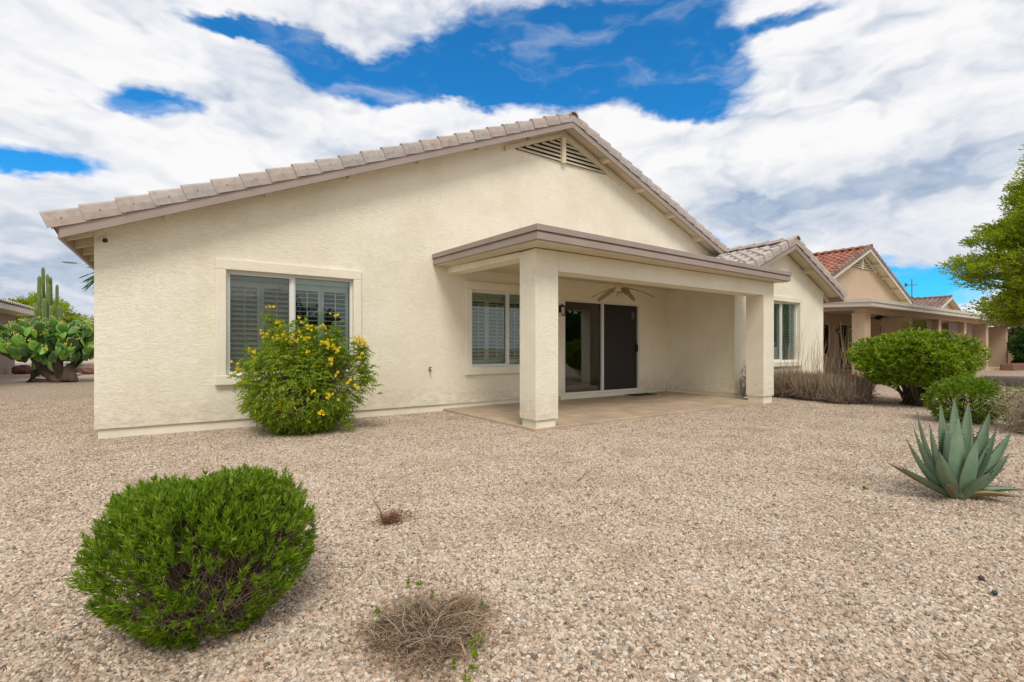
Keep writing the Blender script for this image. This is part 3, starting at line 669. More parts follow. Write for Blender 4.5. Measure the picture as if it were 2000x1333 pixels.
sf = MB(); slab4(sf, CQ, .055, zf-.2, zb_-.2, .018); sf.build('patio_soffit', CREAMW, H)
bm = MB(); CX0, CX1, CY = 4.17, 10.72, 5.50
bm.box(CX0+.421, CX1-.421, CY+.003, CY+.36, 2.335, 2.628); bm.hexa([(CX0, CY+.401, 2.55), (CX0+.299, CY+.401, 2.55), (CX0+.299, 8.297, 2.62), (CX0, 8.297, 2.62), (CX0, CY+.401, 2.634), (CX0+.299, CY+.401, 2.634), (CX0+.299, 8.297, 2.735), (CX0, 8.297, 2.735)])
bm.build('patio_beam', STUCCO, H)
for xx in (CX0, CX1-.42):
    c_ = MB(); c_.box(xx, xx+.42, CY+.002, CY+.40, .155, 2.629); cc = c_.build('column', STUCCO, H, bevel=.007)
    q = MB(); q.box(xx+.03, xx+.39, CY+.03, CY+.37, -.05, .154); q.build('base', PLINTH, cc)
s = MB(); s.hexa([(4.16, 5.50, -.1), (10.75, 5.56, -.1), (10.75, 8.33, -.1), (4.10, 8.33, -.1), (4.16, 5.50, .045), (10.75, 5.56, .045), (10.75, 8.33, .045), (4.10, 8.33, .045)])
tag(s.build('patio', CONC, None, 'plain tan concrete patio slab under the covered patio', bevel=.012), None, None, None, 'structure')

# small fittings
fan('ceiling_fan', 'cream ceiling fan with drooping warped blades under the nearest patio roof', (7.42, 6.9, 2.66), .24, plain('tan_blade', (.36, .26, .15), .6, .1), CREAMW, r=.66, droop=.20, rot=.32)
def lantern(p, lab):
    L = thing('wall_lantern', lab, 'wall light', p)
    x, y, z = p; m = MB(); m.box(x-.04, x+.04, y-.012, y-.001, z-.10, z+.06); m.tube([(x, y-.012, z+.03), (x, y-.07, z+.09), (x, y-.11, z+.06)], .009)
    m.lathe((x, y-.11, z), [(0, .07), (.03, .06), (.075, .02), (.075, .012), (.0, .012)], 4); m.lathe((x, y-.11, z), [(0, -.19), (.045, -.17), (.05, -.155), (0, -.155)], 4)
    for a in range(4): th = a*PI/2; m.tube([(x+.062*math.cos(th), y-.11+.062*math.sin(th), z+.012), (x+.045*math.cos(th), y-.11+.045*math.sin(th), z-.16)], .005, 4)
    m.build('lantern_frame', DARK, L); q = MB(); q.lathe((x, y-.11, z), [(.052, .01), (.038, -.155)], 4); q.build('lantern_glass', MATS['frosted_glass'], L)
lantern((6.97, W0, 2.09), 'black lantern on the cream wall between corner column and sliding door')
M = MB(); M.box(8.95, 9.75, 7.85, 8.22, .046, .058); tag(M.build('door_mat', plain('charcoal_mat', (.035, .03, .028), .95, .2, bump=.003), None, bevel=.003), 'dark rubber doormat on the patio slab before the sliding door', 'doormat')
c = np.array((-.86, W0, 2.62)); S = thing('security_camera', 'small white and black dome camera under the left eave of the cream house', 'camera', tuple(c))
m = MB(); m.lathe((0, 0, 0), [(0, 0), (.035, 0), (.035, .02), (0, .02)]); m.v = [(c[0]+x, c[1]-z, c[2]+y) for x, y, z in m.v]; m.box(c[0]-.012, c[0]+.012, c[1]-.06, c[1]-.02, c[2]-.012, c[2]+.012); m.build('bracket', WHITEF, S)
m = MB(); m.tube([c+(.0, -.055, .005), c+(.03, -.13, -.02)], [.036, .034], 14); m.build('camera_body', WHITEF, S, smooth=False)
m = MB(); m.ball(c+(.034, -.135, -.022), (.031, .022, .031)); m.build('lens', DARK, S, smooth=True)
b_ = thing('garden_tap', 'small dark tap on the cream wall right of the flowering bush', 'tap', (3.80, W0, .80)); m = MB(); m.tube([(3.80, W0, .80), (3.80, W0-.05, .80), (3.80, W0-.075, .76)], .014, 8); m.build('spout', BARK, b_)
m = MB(); m.tube([(3.80, W0-.045, .80), (3.80, W0-.055, .835)], .007, 6); m.tube([(3.775, W0-.06, .84), (3.83, W0-.055, .838)], .008, 6); m.build('handle', BARK, b_)

# ------------------------------------------------------------------ neighbour on the right
def neighbour():
    N_ = thing('neighbour_house', 'peach stucco house with red tiled roof and long shaded porch on the right', 'house', (27.5, 14, 0))
    Y, RX_, RZ_, S_ = 9.9, 27.5, 5.87, .42
    xl, xr = 19.6, 35.4; z = lambda x: RZ_-S_*abs(x-RX_)
    holes = [(22.6, 24.2, .75, 2.3), (25.1, 27.2, .12, 2.32), (29.9, 31.5, .12, 2.4), (32.3, 32.95, .9, 2.4)]
    m = MB(); wall_panel(m, xl, xr, 0, [(xl, z(xl)+.08), (RX_, RZ_+.08), (xr, z(xr)+.08)], Y, .16, holes); m.box(xl, xl+.16, Y+.161, 26, 0, 2.6); m.box(xr-.16, xr, Y+.161, 26, 0, 2.6); m.build('wall', PEACH, N_)
    for h, k in zip(holes, (0, 1, 1, 0)):
        f = MB(); frame_ring(f, *h, Y+.03, Y+.09, .05); xm = (h[0]+h[1])/2
        if h[1]-h[0] > 1: f.box(xm-.03, xm+.03, Y+.02, Y+.08, h[2]+.05, h[3]-.05)
        w_ = f.build('sliding_door' if k else 'window', CREAMW, N_); p = MB(); p.box(h[0]+.05, h[1]-.05, Y+.05, Y+.056, h[2]+.05, h[3]-.05); p.build('pane', GLASSD, w_)
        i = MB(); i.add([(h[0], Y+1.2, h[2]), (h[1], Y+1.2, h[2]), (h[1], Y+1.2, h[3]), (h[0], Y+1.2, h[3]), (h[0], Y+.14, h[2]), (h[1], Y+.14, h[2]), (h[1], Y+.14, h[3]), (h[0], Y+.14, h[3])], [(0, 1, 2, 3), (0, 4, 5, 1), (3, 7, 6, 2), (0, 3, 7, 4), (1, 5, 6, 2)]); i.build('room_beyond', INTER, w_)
    ex, er = xl-.45, xr+.45; t = .16; yf = Y-.42
    m = MB(); deck(m, ex, z(ex)+t, RX_, RZ_+t, yf+.04, 26); deck(m, RX_, RZ_+t, er, z(er)+t, yf+.04, 26); r_ = m.build('roof', CREAMW, N_)
    g = np.random.default_rng(9); T = MB(); tile_field(T, (ex, yf+.2, z(ex)+t+.01), (0, 1, 0), (1, 0, S_), 52, 24, tw=.31, tl=.38, g=g); tile_field(T, (er, yf+.2, z(er)+t+.01), (0, 1, 0), (-1, 0, S_), 52, 24, tw=.31, tl=.38, g=g)
    T.build('roof_tiles', TILE_RED, r_)
    for xe in (ex, er): T = MB(); rake_tiles(T, (xe, yf, z(xe)+t), (RX_, yf, RZ_+t), (0, -1, 0), 24, g); T.build('rake_tiles', [TILE_BR, DARK], r_)
    T = MB(); cap_tiles(T, (RX_, yf-.03, RZ_+t+.05), (RX_, 26, RZ_+t+.05), 42, g); T.build('ridge_tiles', TILE_RED, r_)
    fb = MB(); board(fb, (ex, z(ex)+t-.002), (RX_, RZ_+t-.002), yf, yf+.038, t); board(fb, (RX_, RZ_+t-.002), (er, z(er)+t-.002), yf, yf+.038, t); fb.box(ex-.02, ex+.018, yf+.04, 26, z(ex), z(ex)+t); fb.build('fascia', GREYW, r_)
    for x in np.arange(ex+.5, er-.3, 1.3):
        if abs(x-RX_) > .3: raf(lambda q: board(q, (x, z(x)+t-.022), (x+.09, z(x+.09)+t-.022), yf+.039, Y-.001, .14), r_)
    v = MB(); vz = 5.1; zt = RZ_-.02; hw = (zt-vz)/S_
    board(v, (RX_-hw, vz), (RX_, zt), Y-.07, Y-.001, .09); board(v, (RX_, zt), (RX_+hw, vz), Y-.07, Y-.001, .09); v.box(RX_-.06, RX_+.06, Y-.09, Y-.001, vz-.05, zt-.09)
    vent = v.build('gable_vent', CREAMW, N_); v = MB()
    for k in range(6):
        zz = vz+.02+k*.105; a = (zt-.1-zz)/S_
        if a < .15: continue
        q = [(RX_-a, Y-.06, zz-.02), (RX_+a, Y-.06, zz-.02), (RX_+a, Y-.005, zz+.05), (RX_-a, Y-.005, zz+.05)]; v.hexa(q+[(c[0], c[1], c[2]+.014) for c in q])
    v.build('louvre', CREAMW, vent); v = MB(); v.add([(RX_-hw+.2, Y-.003, vz), (RX_+hw-.2, Y-.003, vz), (RX_, Y-.003, zt-.09)], [(0, 1, 2)]); v.build('vent_back', DARK, vent)
    # porch
    px0, px1, py = 19.0, 44.0, 6.5
    m = MB(); m.hexa([(px0, py, 2.74), (px1, py, 2.74), (px1, Y-.002, 2.88), (px0, Y-.002, 2.88), (px0, py, 2.86), (px1, py, 2.86), (px1, Y-.002, 3.0), (px0, Y-.002, 3.0)])
    m.hexa([(px0+.03, py+.03, 2.60), (px1-.03, py+.03, 2.60), (px1-.03, Y-.003, 2.74), (px0+.03, Y-.003, 2.74), (px0+.03, py+.03, 2.738), (px1-.03, py+.03, 2.738), (px1-.03, Y-.003, 2.878), (px0+.03, Y-.003, 2.878)])
    m.build('porch_roof', GREYW, N_)
    m = MB(); m.box(19.55, 43.6, 6.9, 7.25, 2.44, 2.62); m.box(19.55, 19.9, 7.251, Y-.003, 2.56, 2.66); m.build('porch_beam', PEACH, N_, bevel=.02)
    for a, b in ((19.55, 20.0), (23.6, 24.0), (27.33, 27.7), (31.1, 31.46), (35.0, 35.4), (39.2, 39.6), (43.2, 43.6)):
        m = MB(); d_ = .9 if a > 22 else .42; m.box(a, b, 6.902, 6.9+d_, 0, 2.439); m.build('column', PEACH, N_, bevel=.015)
    m = MB(); m.box(35.41, 44, Y, Y+.2, 0, 2.9); m.build('side_wall', PEACH, N_)
    tag(MB().box(19.5, 44, 6.85, Y, -.1, .10).build('porch_floor', CONC, None, 'concrete porch floor of the peach house'), None, None, None, 'structure')
    return N_
neighbour()
SHADE = plain('taupe_roller_fabric', (.26, .18, .15), .9, .05)
for (a, b, z, lab) in ((26.45, 27.30, .5, 'narrow brown sun shade hanging in the porch bay behind the yellow-green yard plant'), (29.5, 31.05, .9, 'wide brown sun shade hanging in the porch bay left of the fence'), (31.9, 33.3, .95, 'brown sun shade hanging right of the fourth porch column')):
    s = thing('sun_shade', lab, 'sun shade', ((a+b)/2, 7.1, 2.42), 'brown sun shades along the peach porch'); m = MB(); m.box(a, b, 7.1, 7.106, z, 2.40); m.build('fabric', SHADE, s); m = MB(); m.tube([(a, 7.1, z), (b, 7.1, z)], .018, 6); m.build('bottom_bar', DARK, s)
fan('ceiling_fan', 'black ceiling fan hanging under the peach porch', (23.75, 7.9, 2.72), .28, DARK, DARK, r=.75, droop=.03, rot=.1)
lantern((24.75, 9.9, 2.0), 'dark lantern on the peach porch wall left of its glass door')

# third house, far right
def far_house():
    N_ = thing('far_house', 'distant house with brown tiled roof showing over the peach porch', 'house', (57, 20, 0))
    RX_, RZ_, S_, Y = 57.0, 5.6, .36, 14.0; xl, xr = 48.6, 65; z = lambda x: RZ_-S_*abs(x-RX_)
    m = MB(); wall_panel(m, xl, xr, 0, [(xl, z(xl)), (RX_, RZ_), (xr, z(xr))], Y, .2); m.box(xl, xl+.2, Y+.2, 30, 0, 2.5); m.build('wall', PEACH, N_); m = MB(); m.box(40.0, 48.55, 13.0, 13.2, 0, 2.6); m.build('side_wall', GREYW, N_)
    m = MB(); deck(m, xl-.5, z(xl-.5)+.15, RX_, RZ_+.15, Y-.5, 30); deck(m, RX_, RZ_+.15, xr+.5, z(xr+.5)+.15, Y-.5, 30); r_ = m.build('roof', CREAMW, N_)
    T = MB(); g = np.random.default_rng(2); tile_field(T, (xl-.5, Y-.5, z(xl-.5)+.16), (0, 1, 0), (1, 0, S_), 46, 24, tw=.36, tl=.40, g=g); T.build('roof_tiles', TILE_BR, r_)
    T = MB(); cap_tiles(T, (RX_, Y-.5, RZ_+.2), (RX_, 30, RZ_+.2), 36, g, r=.16); T.build('ridge_tiles', TILE_BR, r_)
    m = MB(); board(m, (xl-.5, z(xl-.5)+.15), (RX_, RZ_+.15), Y-.54, Y-.5, .2); m.build('fascia', GREYW, r_)
    for a, b in ((41.5, 43.6), (45.0, 46.6)):
        f = MB(); frame_ring(f, a, b, .1, 2.3, 12.93, 12.999, .12); w_ = f.build('patio_door', WHITEF, N_); p = MB(); p.box(a+.12, b-.12, 12.97, 12.99, .2, 2.2); p.build('door_panel', plain('pale_panel', (.62, .58, .5), .6, .05), w_)
far_house()

# weather vane on a mast beyond the peach house
c = at(1781, 590, 27.0); vn = thing('weather_vane', 'thin dark weather vane on a mast above the peach porch roof', 'weather vane', (c[0], c[1], 3.2))
z0 = 3.0; m = MB(); m.tube([(c[0], c[1], z0), (c[0], c[1], 5.05)], .022, 6); m.build('mast', BARK, vn)
r_ = np.array((RT[0], RT[1], 0)); b = np.array((c[0], c[1], 0))
m = MB(); m.tube([b+r_*-.32+(0, 0, 4.72), b+r_*.32+(0, 0, 4.72)], .018, 5); q = b+r_*-.32+(0, 0, 4.72); q2 = np.array((0, .02, 0)); m.add([q+(0, 0, .12)-r_*.06, q-(0, 0, .12)-r_*.06, q+r_*.14, q+(0, 0, .12)-r_*.06+q2, q-(0, 0, .12)-r_*.06+q2, q+r_*.14+q2], [(0, 1, 2), (5, 4, 3), (0, 3, 4, 1), (1, 4, 5, 2), (2, 5, 3, 0)]); m.build('arrow', BARK, vn)
m = MB(); m.tube([b+r_*-.34+(0, 0, 4.0), b+r_*.34+(0, 0, 4.0)], .014, 5); m.tube([b+(-.2, .3, 4.0), b+(.2, -.3, 4.0)], .014, 5); m.ball(b+(0, 0, 4.02), .06)
for s_ in (-1, 1): m.box(b[0]+r_[0]*.34*s_-.02, b[0]+r_[0]*.34*s_+.02, b[1]+r_[1]*.34*s_-.01, b[1]+r_[1]*.34*s_+.01, 3.94, 4.08)
m.build('compass_arms', BARK, vn)

# iron fence, far right
F0 = np.array((44.2, 10.2, 0)); F1 = np.array((53.5, 9.2, 0)); fe = thing('iron_fence', 'black iron fence with upright bars beyond the peach porch', 'fence', tuple(F0))
m = MB(); L = np.linalg.norm(F1-F0); d = (F1-F0)/L
for z in (.12, 1.38): m.tube([F0+(0, 0, z), F1+(0, 0, z)], .028, 4)
m.build('rail', DARK, fe); m = MB()
for k in range(int(L/.2)): m.tube([F0+d*k*.2+(0, 0, .1), F0+d*k*.2+(0, 0, 1.4)], .016, 4)
m.build('bars', DARK, fe)
for k in range(4): m = MB(); m.tube([F0+d*k*L/3, F0+d*k*L/3+(0, 0, 1.48)], .04, 4); m.build('post', DARK, fe)

# neighbour on the left: long taupe side wall, eave running away
def left_house():
    N_ = thing('left_neighbour_house', 'taupe stucco house with pale tiled eave at the left edge', 'house', (-7, 24, 0))
    xw = -6.6; m = MB(); m.box(-20, xw, 12, 32.5, 0, 2.72); m.build('wall', TAUPE, N_)
    ex = xw+.75; ez = 2.80; S_ = .36
    m = MB(); deck(m, ex, ez+.2, -13, ez+.2+S_*(ex+13), 11.5, 33.1); r_ = m.build('roof', CREAMW, N_)
    m = MB(); m.box(ex-.04, ex, 11.5, 33.1, ez-.04, ez+.19); board(m, (-13, ez+.2+S_*(ex+13)), (ex, ez+.2), 33.1, 33.14, .22); m.build('fascia', GREYW, r_)
    m = MB(); m.box(xw+.001, ex-.041, 11.6, 33.0, ez-.03, ez-.01); m.build('soffit', CREAMW, r_)
    T = MB(); tile_field(T, (ex+.05, 11.6, ez+.2), (0, 1, 0), (-1, 0, S_), 72, 18, tw=.30, tl=.40, hump=.075); T.build('roof_tiles', TILE, r_)
left_house()
mb = MB(); mb.box(-40, 30, 76, 76.3, -.1, 2.0); o = mb.build('boundary_wall', plain('pale_block', (.50, .47, .44), .9, .08)); tag(o, 'distant pale block wall across the street at the far left', 'wall')
def street_lamp():
    p = at(136, 513, 40); s = thing('street_lamp', 'grey street lamp head reaching out past the left eave', 'street lamp', (p[0]+3.2, p[1]+1.0, 0))
    m = MB(); b = np.array((p[0]+3.2, p[1]+1.0, 0)); m.tube([b, b+(0, 0, p[2]-.5), b+(-.6, -.2, p[2]+.05), np.array((p[0]+.5, p[1], p[2]-.02))], [.11, .07, .05, .04], 8); m.build('pole', GREYW, s)
    m = MB(); m.ball(p, (.52, .16, .09), rot=None); m.build('lamp_head', plain('grey_metal', (.25, .26, .28), .5, .05), s, smooth=True)
street_lamp()
# ------------------------------------------------------------------ plants
LEAF_BUSH = leafmat('clipped_bush_leaf', (.085, .165, .010), (.23, .345, .020), .36, .45, (.42, .46, .06))
LEAF_YEL = leafmat('flowering_bush_leaf', (.10, .19, .008), (.29, .38, .016), .40, .5, (.50, .54, .04))
LEAF_HEDGE = leafmat('hedge_leaf', (.09, .18, .008), (.28, .38, .014), .34, .35, (.58, .58, .05), .5)
LEAF_DARK = leafmat('dark_shrub_leaf', (.035, .09, .015), (.08, .17, .025), .25, .4)
LEAF_TREE = leafmat('feathery_tree_leaf', (.19, .27, .012), (.40, .46, .022), .46, .6, (.56, .58, .04))
LEAF_OLIVE = leafmat('olive_leaf', (.12, .14, .02), (.25, .26, .04), .3, .6)
PETAL = leafmat('yellow_petal', (.86, .64, .02), (.93, .76, .04), .3, .5, (.88, .54, .05))
STRAW = leafmat('dead_grass_blade', (.21, .155, .115), (.42, .32, .245), .15, .8, (.62, .50, .38))
STRAWL = leafmat('pale_stalk', (.38, .27, .17), (.52, .38, .25), .1, .8)
DRYLEAF = leafmat('dry_leaf', (.22, .12, .07), (.42, .25, .15), .1, .8)

def mound(n, c, rx, ry, h, r0=.6, power=2.4, shell=.16, twist=0.0, zlo=.03):
    """points in the outer shell of a rounded bush with a flattened top; returns points and outward directions"""
    c = np.array(c, float); th = rng.random(n)*2*PI; q = rng.random(n)
    z = np.where(rng.random(n) < .42, 1-.12*q**2*0-.0, q)         # part on the crown, part on the flank
    top = rng.random(n) < .40
    rr = np.sqrt(rng.random(n))
    zf = zlo+(1-zlo)*rng.random(n)
    prof = lambda s: np.interp(s, [0, .12, .35, .6, .8, .92, 1.0], [r0, r0+.14, .93, 1.0, .92, .74, .45])
    rad = prof(zf); x = np.where(top, rr*.86, rad); zz = np.where(top, (1-(rr*.86)**power*.36), zf*.93)
    P = np.stack([np.cos(th)*x*rx, np.sin(th)*x*ry, zz*h], 1)
    Dv = np.where(top[:, None], np.stack([np.cos(th)*rr*.7, np.sin(th)*rr*.7, np.ones(n)], 1), np.stack([np.cos(th), np.sin(th), (zf-.35)*1.1], 1))
    s = 1-shell*rng.random(n)**1.6; P = P*s[:, None]
    return P+c, nrm(Dv)

# clipped round bush, near left
def near_bush():
    C = np.array((.10, 2.50, 0)); B = thing('clipped_bush', 'bright green clipped round bush on the gravel, nearest to the camera at left', 'bush', tuple(C), 'evergreen bushes in the yard')
    n = 5200; P, Dv = mound(n, C, .435, .42, .635, .48, shell=.22); P[:, 2] *= 1-.06*((P-C)@np.array((RT[0], RT[1], 0)))/.5
    lump = 1+.03*np.sin(P[:, 0:1]*11+1)*np.sin(P[:, 1:2]*9)+.03*np.sin(P[:, 2:3]*17+P[:, 0:1]*13)+rng.normal(0, .022, (n, 1))
    P = C+(P-C)*lump
    # thin spots where the bare twigs show, low on the side facing the yard
    q = nrm(P-C-(0, 0, .3)); spots = nrm(np.array([(.1, -1, .05), (-.25, -1, .2), (.45, -.9, .1), (-.75, -.8, -.05), (.2, -1, -.4), (.7, -.7, .3), (-.2, -.8, .65), (.35, -.6, .75)])); rad_ = np.array([.26, .17, .20, .17, .24, .15, .14, .13])
    dist = np.linalg.norm(q[:, None]-spots[None], axis=2)
    keep = np.ones(n, bool)
    for k in range(len(spots)): keep &= (dist[:, k] > rad_[k]) | (rng.random(n) < .42)
    hole = np.sin(P[:, 0]*31+2)*np.sin(P[:, 1]*27+P[:, 2]*9)*np.sin(P[:, 2]*29+P[:, 0]*8); keep &= (hole < .38) | (P[:, 2] > .52)
    low = (P[:, 2] < .26) & (rng.random(n) < .45); keep &= ~low
    P, Dv = P[keep], Dv[keep]
    V, F = merge([tufts(P, Dv+(0, 0, .75)+rdir(len(P))*.35, 14, .031, .0068, .55, .035, .15)])
    fast_mesh('foliage', V, F, LEAF_BUSH, B)
    m_ = rng.random(len(P)) < .17; tips = P[m_]; k = len(tips)
    roots = C+np.stack([rng.normal(0, .07, k), rng.normal(0, .07, k), np.zeros(k)], 1); mid = roots*.45+tips*.55+rng.normal(0, .03, (k, 3)); mid[:, 2] = roots[:, 2]*.5+tips[:, 2]*.50
    t = np.linspace(0, 1, 7)[None, :, None]; seg = (1-t)**2*roots[:, None]+2*t*(1-t)*mid[:, None]+t**2*tips[:, None]+rng.normal(0, .006, (k, 7, 3))
    twig_mesh(seg, np.linspace(.0042, .0013, 7)[None].repeat(k, 0), 'branches', TWIG, B)
    # side twigs
    k = 1500; i = rng.integers(0, len(tips), k); a = seg[i, rng.integers(3, 6, k)]; b = a+nrm(rdir(k)+nrm(a-C)*.8)*(.05+.09*rng.random(k))[:, None]
    twig_mesh(curvy(a, b, 4, .12), .0012, 'side_twigs', TWIG, B, 3)
near_bush()

def flower_bush():
    C = np.array((1.42, 7.38, 0)); B = thing('flowering_bush', 'bushy green shrub with yellow trumpet flowers in front of the left window', 'bush', tuple(C))
    n = 3300; P, Dv = mound(n, C, .74, .64, 1.30, .26, shell=.45, zlo=.06)
    th = np.arctan2(P[:, 1]-C[1], P[:, 0]-C[0]); P = C+(P-C)*(1+.11*np.sin(3*th+P[:, 2]*3)+.10*np.sin(7*th+P[:, 2]*6)+rng.normal(0, .05, n))[:, None]
    P[:, 1] = np.minimum(P[:, 1], 8.2)
    Rv = np.array((RT[0], RT[1], 0))
    def spire(u, v, base_v, n_, w_):
        t = 6.85; n_ = int(n_*1.8); a = at(u, base_v, t); b = at(u, v, t); q = rng.random(n_)[:, None]; return a*(1-q)+b*q+rng.normal(0, 1, (n_, 3))*w_*(1.15-q)
    ex = [spire(529, 602, 690, 26, .035), spire(545, 628, 690, 34, .06), spire(598, 630, 690, 30, .05), spire(657, 625, 690, 26, .04), spire(703, 672, 720, 40, .07), spire(715, 715, 755, 40, .08), spire(478, 712, 760, 30, .07), spire(580, 640, 690, 20, .05), spire(640, 655, 690, 20, .05), spire(676, 832, 800, 18, .04), spire(488, 800, 780, 16, .03)]
    E = np.concatenate(ex); P = np.concatenate([P, E]); Dv = np.concatenate([Dv, nrm(rdir(len(E))+(0, 0, .6))])
    # compound leaves: leaflets hang in pairs from a drooping stalk
    n = len(P); k = 11; tt = np.tile(np.linspace(.15, 1, k), n)[:, None]; ax = nrm(Dv+(0, 0, -.25)+rdir(n)*.55); ax2 = np.repeat(ax, k, 0); Pr = np.repeat(P, k, 0)
    ln = np.repeat(.10+.05*rng.random(n), k)[:, None]; pos = Pr+ax2*ln*tt-np.array((0, 0, 1))*ln*tt**2*.35
    side = nrm(np.cross(ax2, (0, 0, 1)))*np.tile(np.where(np.arange(k) % 2 == 0, 1, -1), n)[:, None]
    d = nrm(ax2*.55+side*.8+np.array((0, 0, -.75))+rdir(n*k)*.3)
    V, F = leaf_arrays(pos, d, .036+.026*rng.random(n*k), .0125+.006*rng.random(n*k), .2)
    fast_mesh('foliage', V, F, LEAF_YEL, B)
    # flowers
    tops = [(529, 598, 5), (545, 634, 16), (520, 655, 16), (553, 657, 14), (570, 668, 12), (590, 628, 5), (600, 640, 5), (597, 662, 8), (655, 618, 4), (640, 672, 14), (655, 680, 12), (700, 662, 12), (710, 672, 8), (703, 697, 5), (648, 702, 9), (600, 690, 8), (572, 722, 9), (470, 725, 5), (540, 692, 6), (495, 685, 4), (489, 700, 3), (540, 795, 5), (625, 805, 5), (480, 750, 5), (612, 765, 4), (680, 745, 5), (571, 785, 4), (640, 772, 5), (540, 662, 8), (585, 650, 4), (622, 642, 4), (637, 642, 4), (695, 757, 4), (660, 725, 3), (550, 716, 4)]
    FP = []
    for u, v, k in tops:
        for _ in range(k): FP.append(at(u+random.gauss(0, 5), v+random.gauss(0, 4), 6.95-.62*min(1, max(0, (v-610)/170.))-random.random()*.06))
    for _ in range(30):
        p, d_ = mound(1, C, .95, .78, 1.42, .5, shell=.02); FP.append(p[0])
    FP = np.array(FP); n = len(FP); fd = nrm(rdir(n)*.7+np.array((-FW[0], -FW[1], .5))); pet = []
    for q in range(5):
        a = nrm(np.cross(fd, (.2, .3, .9))); b = np.cross(fd, a); an = q*2*PI/5
        pet.append(leaf_arrays(FP, fd*.65+(a*math.cos(an)+b*math.sin(an))*.8, .030, .024, .1))
    pet.append(leaf_arrays(FP-fd*.028, fd, .04, .014, .5)); V, F = merge(pet); fast_mesh('flowers', V, F, PETAL, B)
    tips = P[rng.random(len(P)) < .12]; k = len(tips); roots = C+np.stack([rng.normal(0, .10, k), rng.normal(0, .08, k), np.zeros(k)], 1)
    twig_mesh(curvy(roots, tips, 6, .05, -.06), np.linspace(.009, .002, 6)[None].repeat(k, 0), 'stems', TWIG, B)
flower_bush()

def leafy(name, label, cat, C, rx, ry, h, n, k, L, Wd, m_, r0=.6, shell=.25, stem=.12, z_up=0.0, group=None, trunk=True, lump=.08, spread=.8, spots=()):
    C = np.array(C, float); B = thing(name, label, cat, tuple(C), group)
    P, Dv = mound(n, C, rx, ry, h, r0, shell=shell)
    th = np.arctan2(P[:, 1]-C[1], P[:, 0]-C[0]); ph = rng.random()*6
    P = C+(P-C)*(1+lump*np.sin(4*th+ph+P[:, 2]*4)+lump*.7*np.sin(9*th+P[:, 2]*7))[:, None]
    if z_up: P[:, 2] = z_up+(P[:, 2])*(h-z_up)/h
    V, F = tufts(P, Dv, k, L, Wd, spread, L*1.2, .2); fast_mesh('foliage', V, F, m_, B)
    if trunk:
        s = rng.random(n) < stem*.6; tips = P[s]; q = len(tips); roots = C+np.stack([rng.normal(0, .05+rx*.05, q), rng.normal(0, .05+rx*.05, q), np.zeros(q)], 1)
        twig_mesh(curvy(roots, tips, 6, .06, -.05), np.linspace(.012+.006*rx, .0025, 6)[None].repeat(q, 0), 'branches', BARK, B)
    return B, C
# big rounded hedge shrub on a short trunk, right
B, C = leafy('hedge_bush', 'large glossy green rounded shrub on a short trunk beside the dead grass', 'bush', (12.62, 3.58, 0), 1.22, 1.05, 1.48, 4300, 9, .070, .032, LEAF_HEDGE, .62, .36, .05, .42, 'evergreen bushes in the yard', lump=.085)
m = MB()
for k in range(5): a = k*1.3; m.tube([C+(.05*math.cos(a), .05*math.sin(a), -.02), C+(.12*math.cos(a), .12*math.sin(a), .3), C+(.4*math.cos(a), .4*math.sin(a), .75)], [.055, .045, .03], 7)
m.build('trunk', BARK, B)
leafy('small_green_shrub', 'small dense green shrub between the large glossy shrub and the agave', 'bush', (10.42, 2.30, 0), .56, .5, .72, 1700, 9, .040, .016, LEAF_BUSH, .6, .25, .05, 0, 'evergreen bushes in the yard')
# half-bare brown shrub, right edge
B, C = leafy('half_dead_shrub', 'half-dead brown twiggy shrub with yellow-green tips at the right edge', 'shrub', (9.98, 1.28, 0), .80, .60, .74, 420, 7, .034, .015, LEAF_OLIVE, .7, .2, .0, .0, None, trunk=False)
k = 900; P, Dv = mound(k, C, .84, .64, .74, .7, shell=.55); roots = C+np.stack([rng.normal(0, .16, k), rng.normal(0, .14, k), np.zeros(k)], 1)
seg = curvy(roots, P, 6, .07); twig_mesh(seg, np.linspace(.006, .0018, 6)[None].repeat(k, 0), 'branches', TWIGP, B)
k2 = 2600; i = rng.integers(0, k, k2); a = seg[i, rng.integers(2, 6, k2)]; twig_mesh(curvy(a, a+nrm(rdir(k2)+Dv[i]*.6)*(.06+.14*rng.random(k2))[:, None], 4, .1), .0016, 'side_twigs', TWIGP, B, 3)

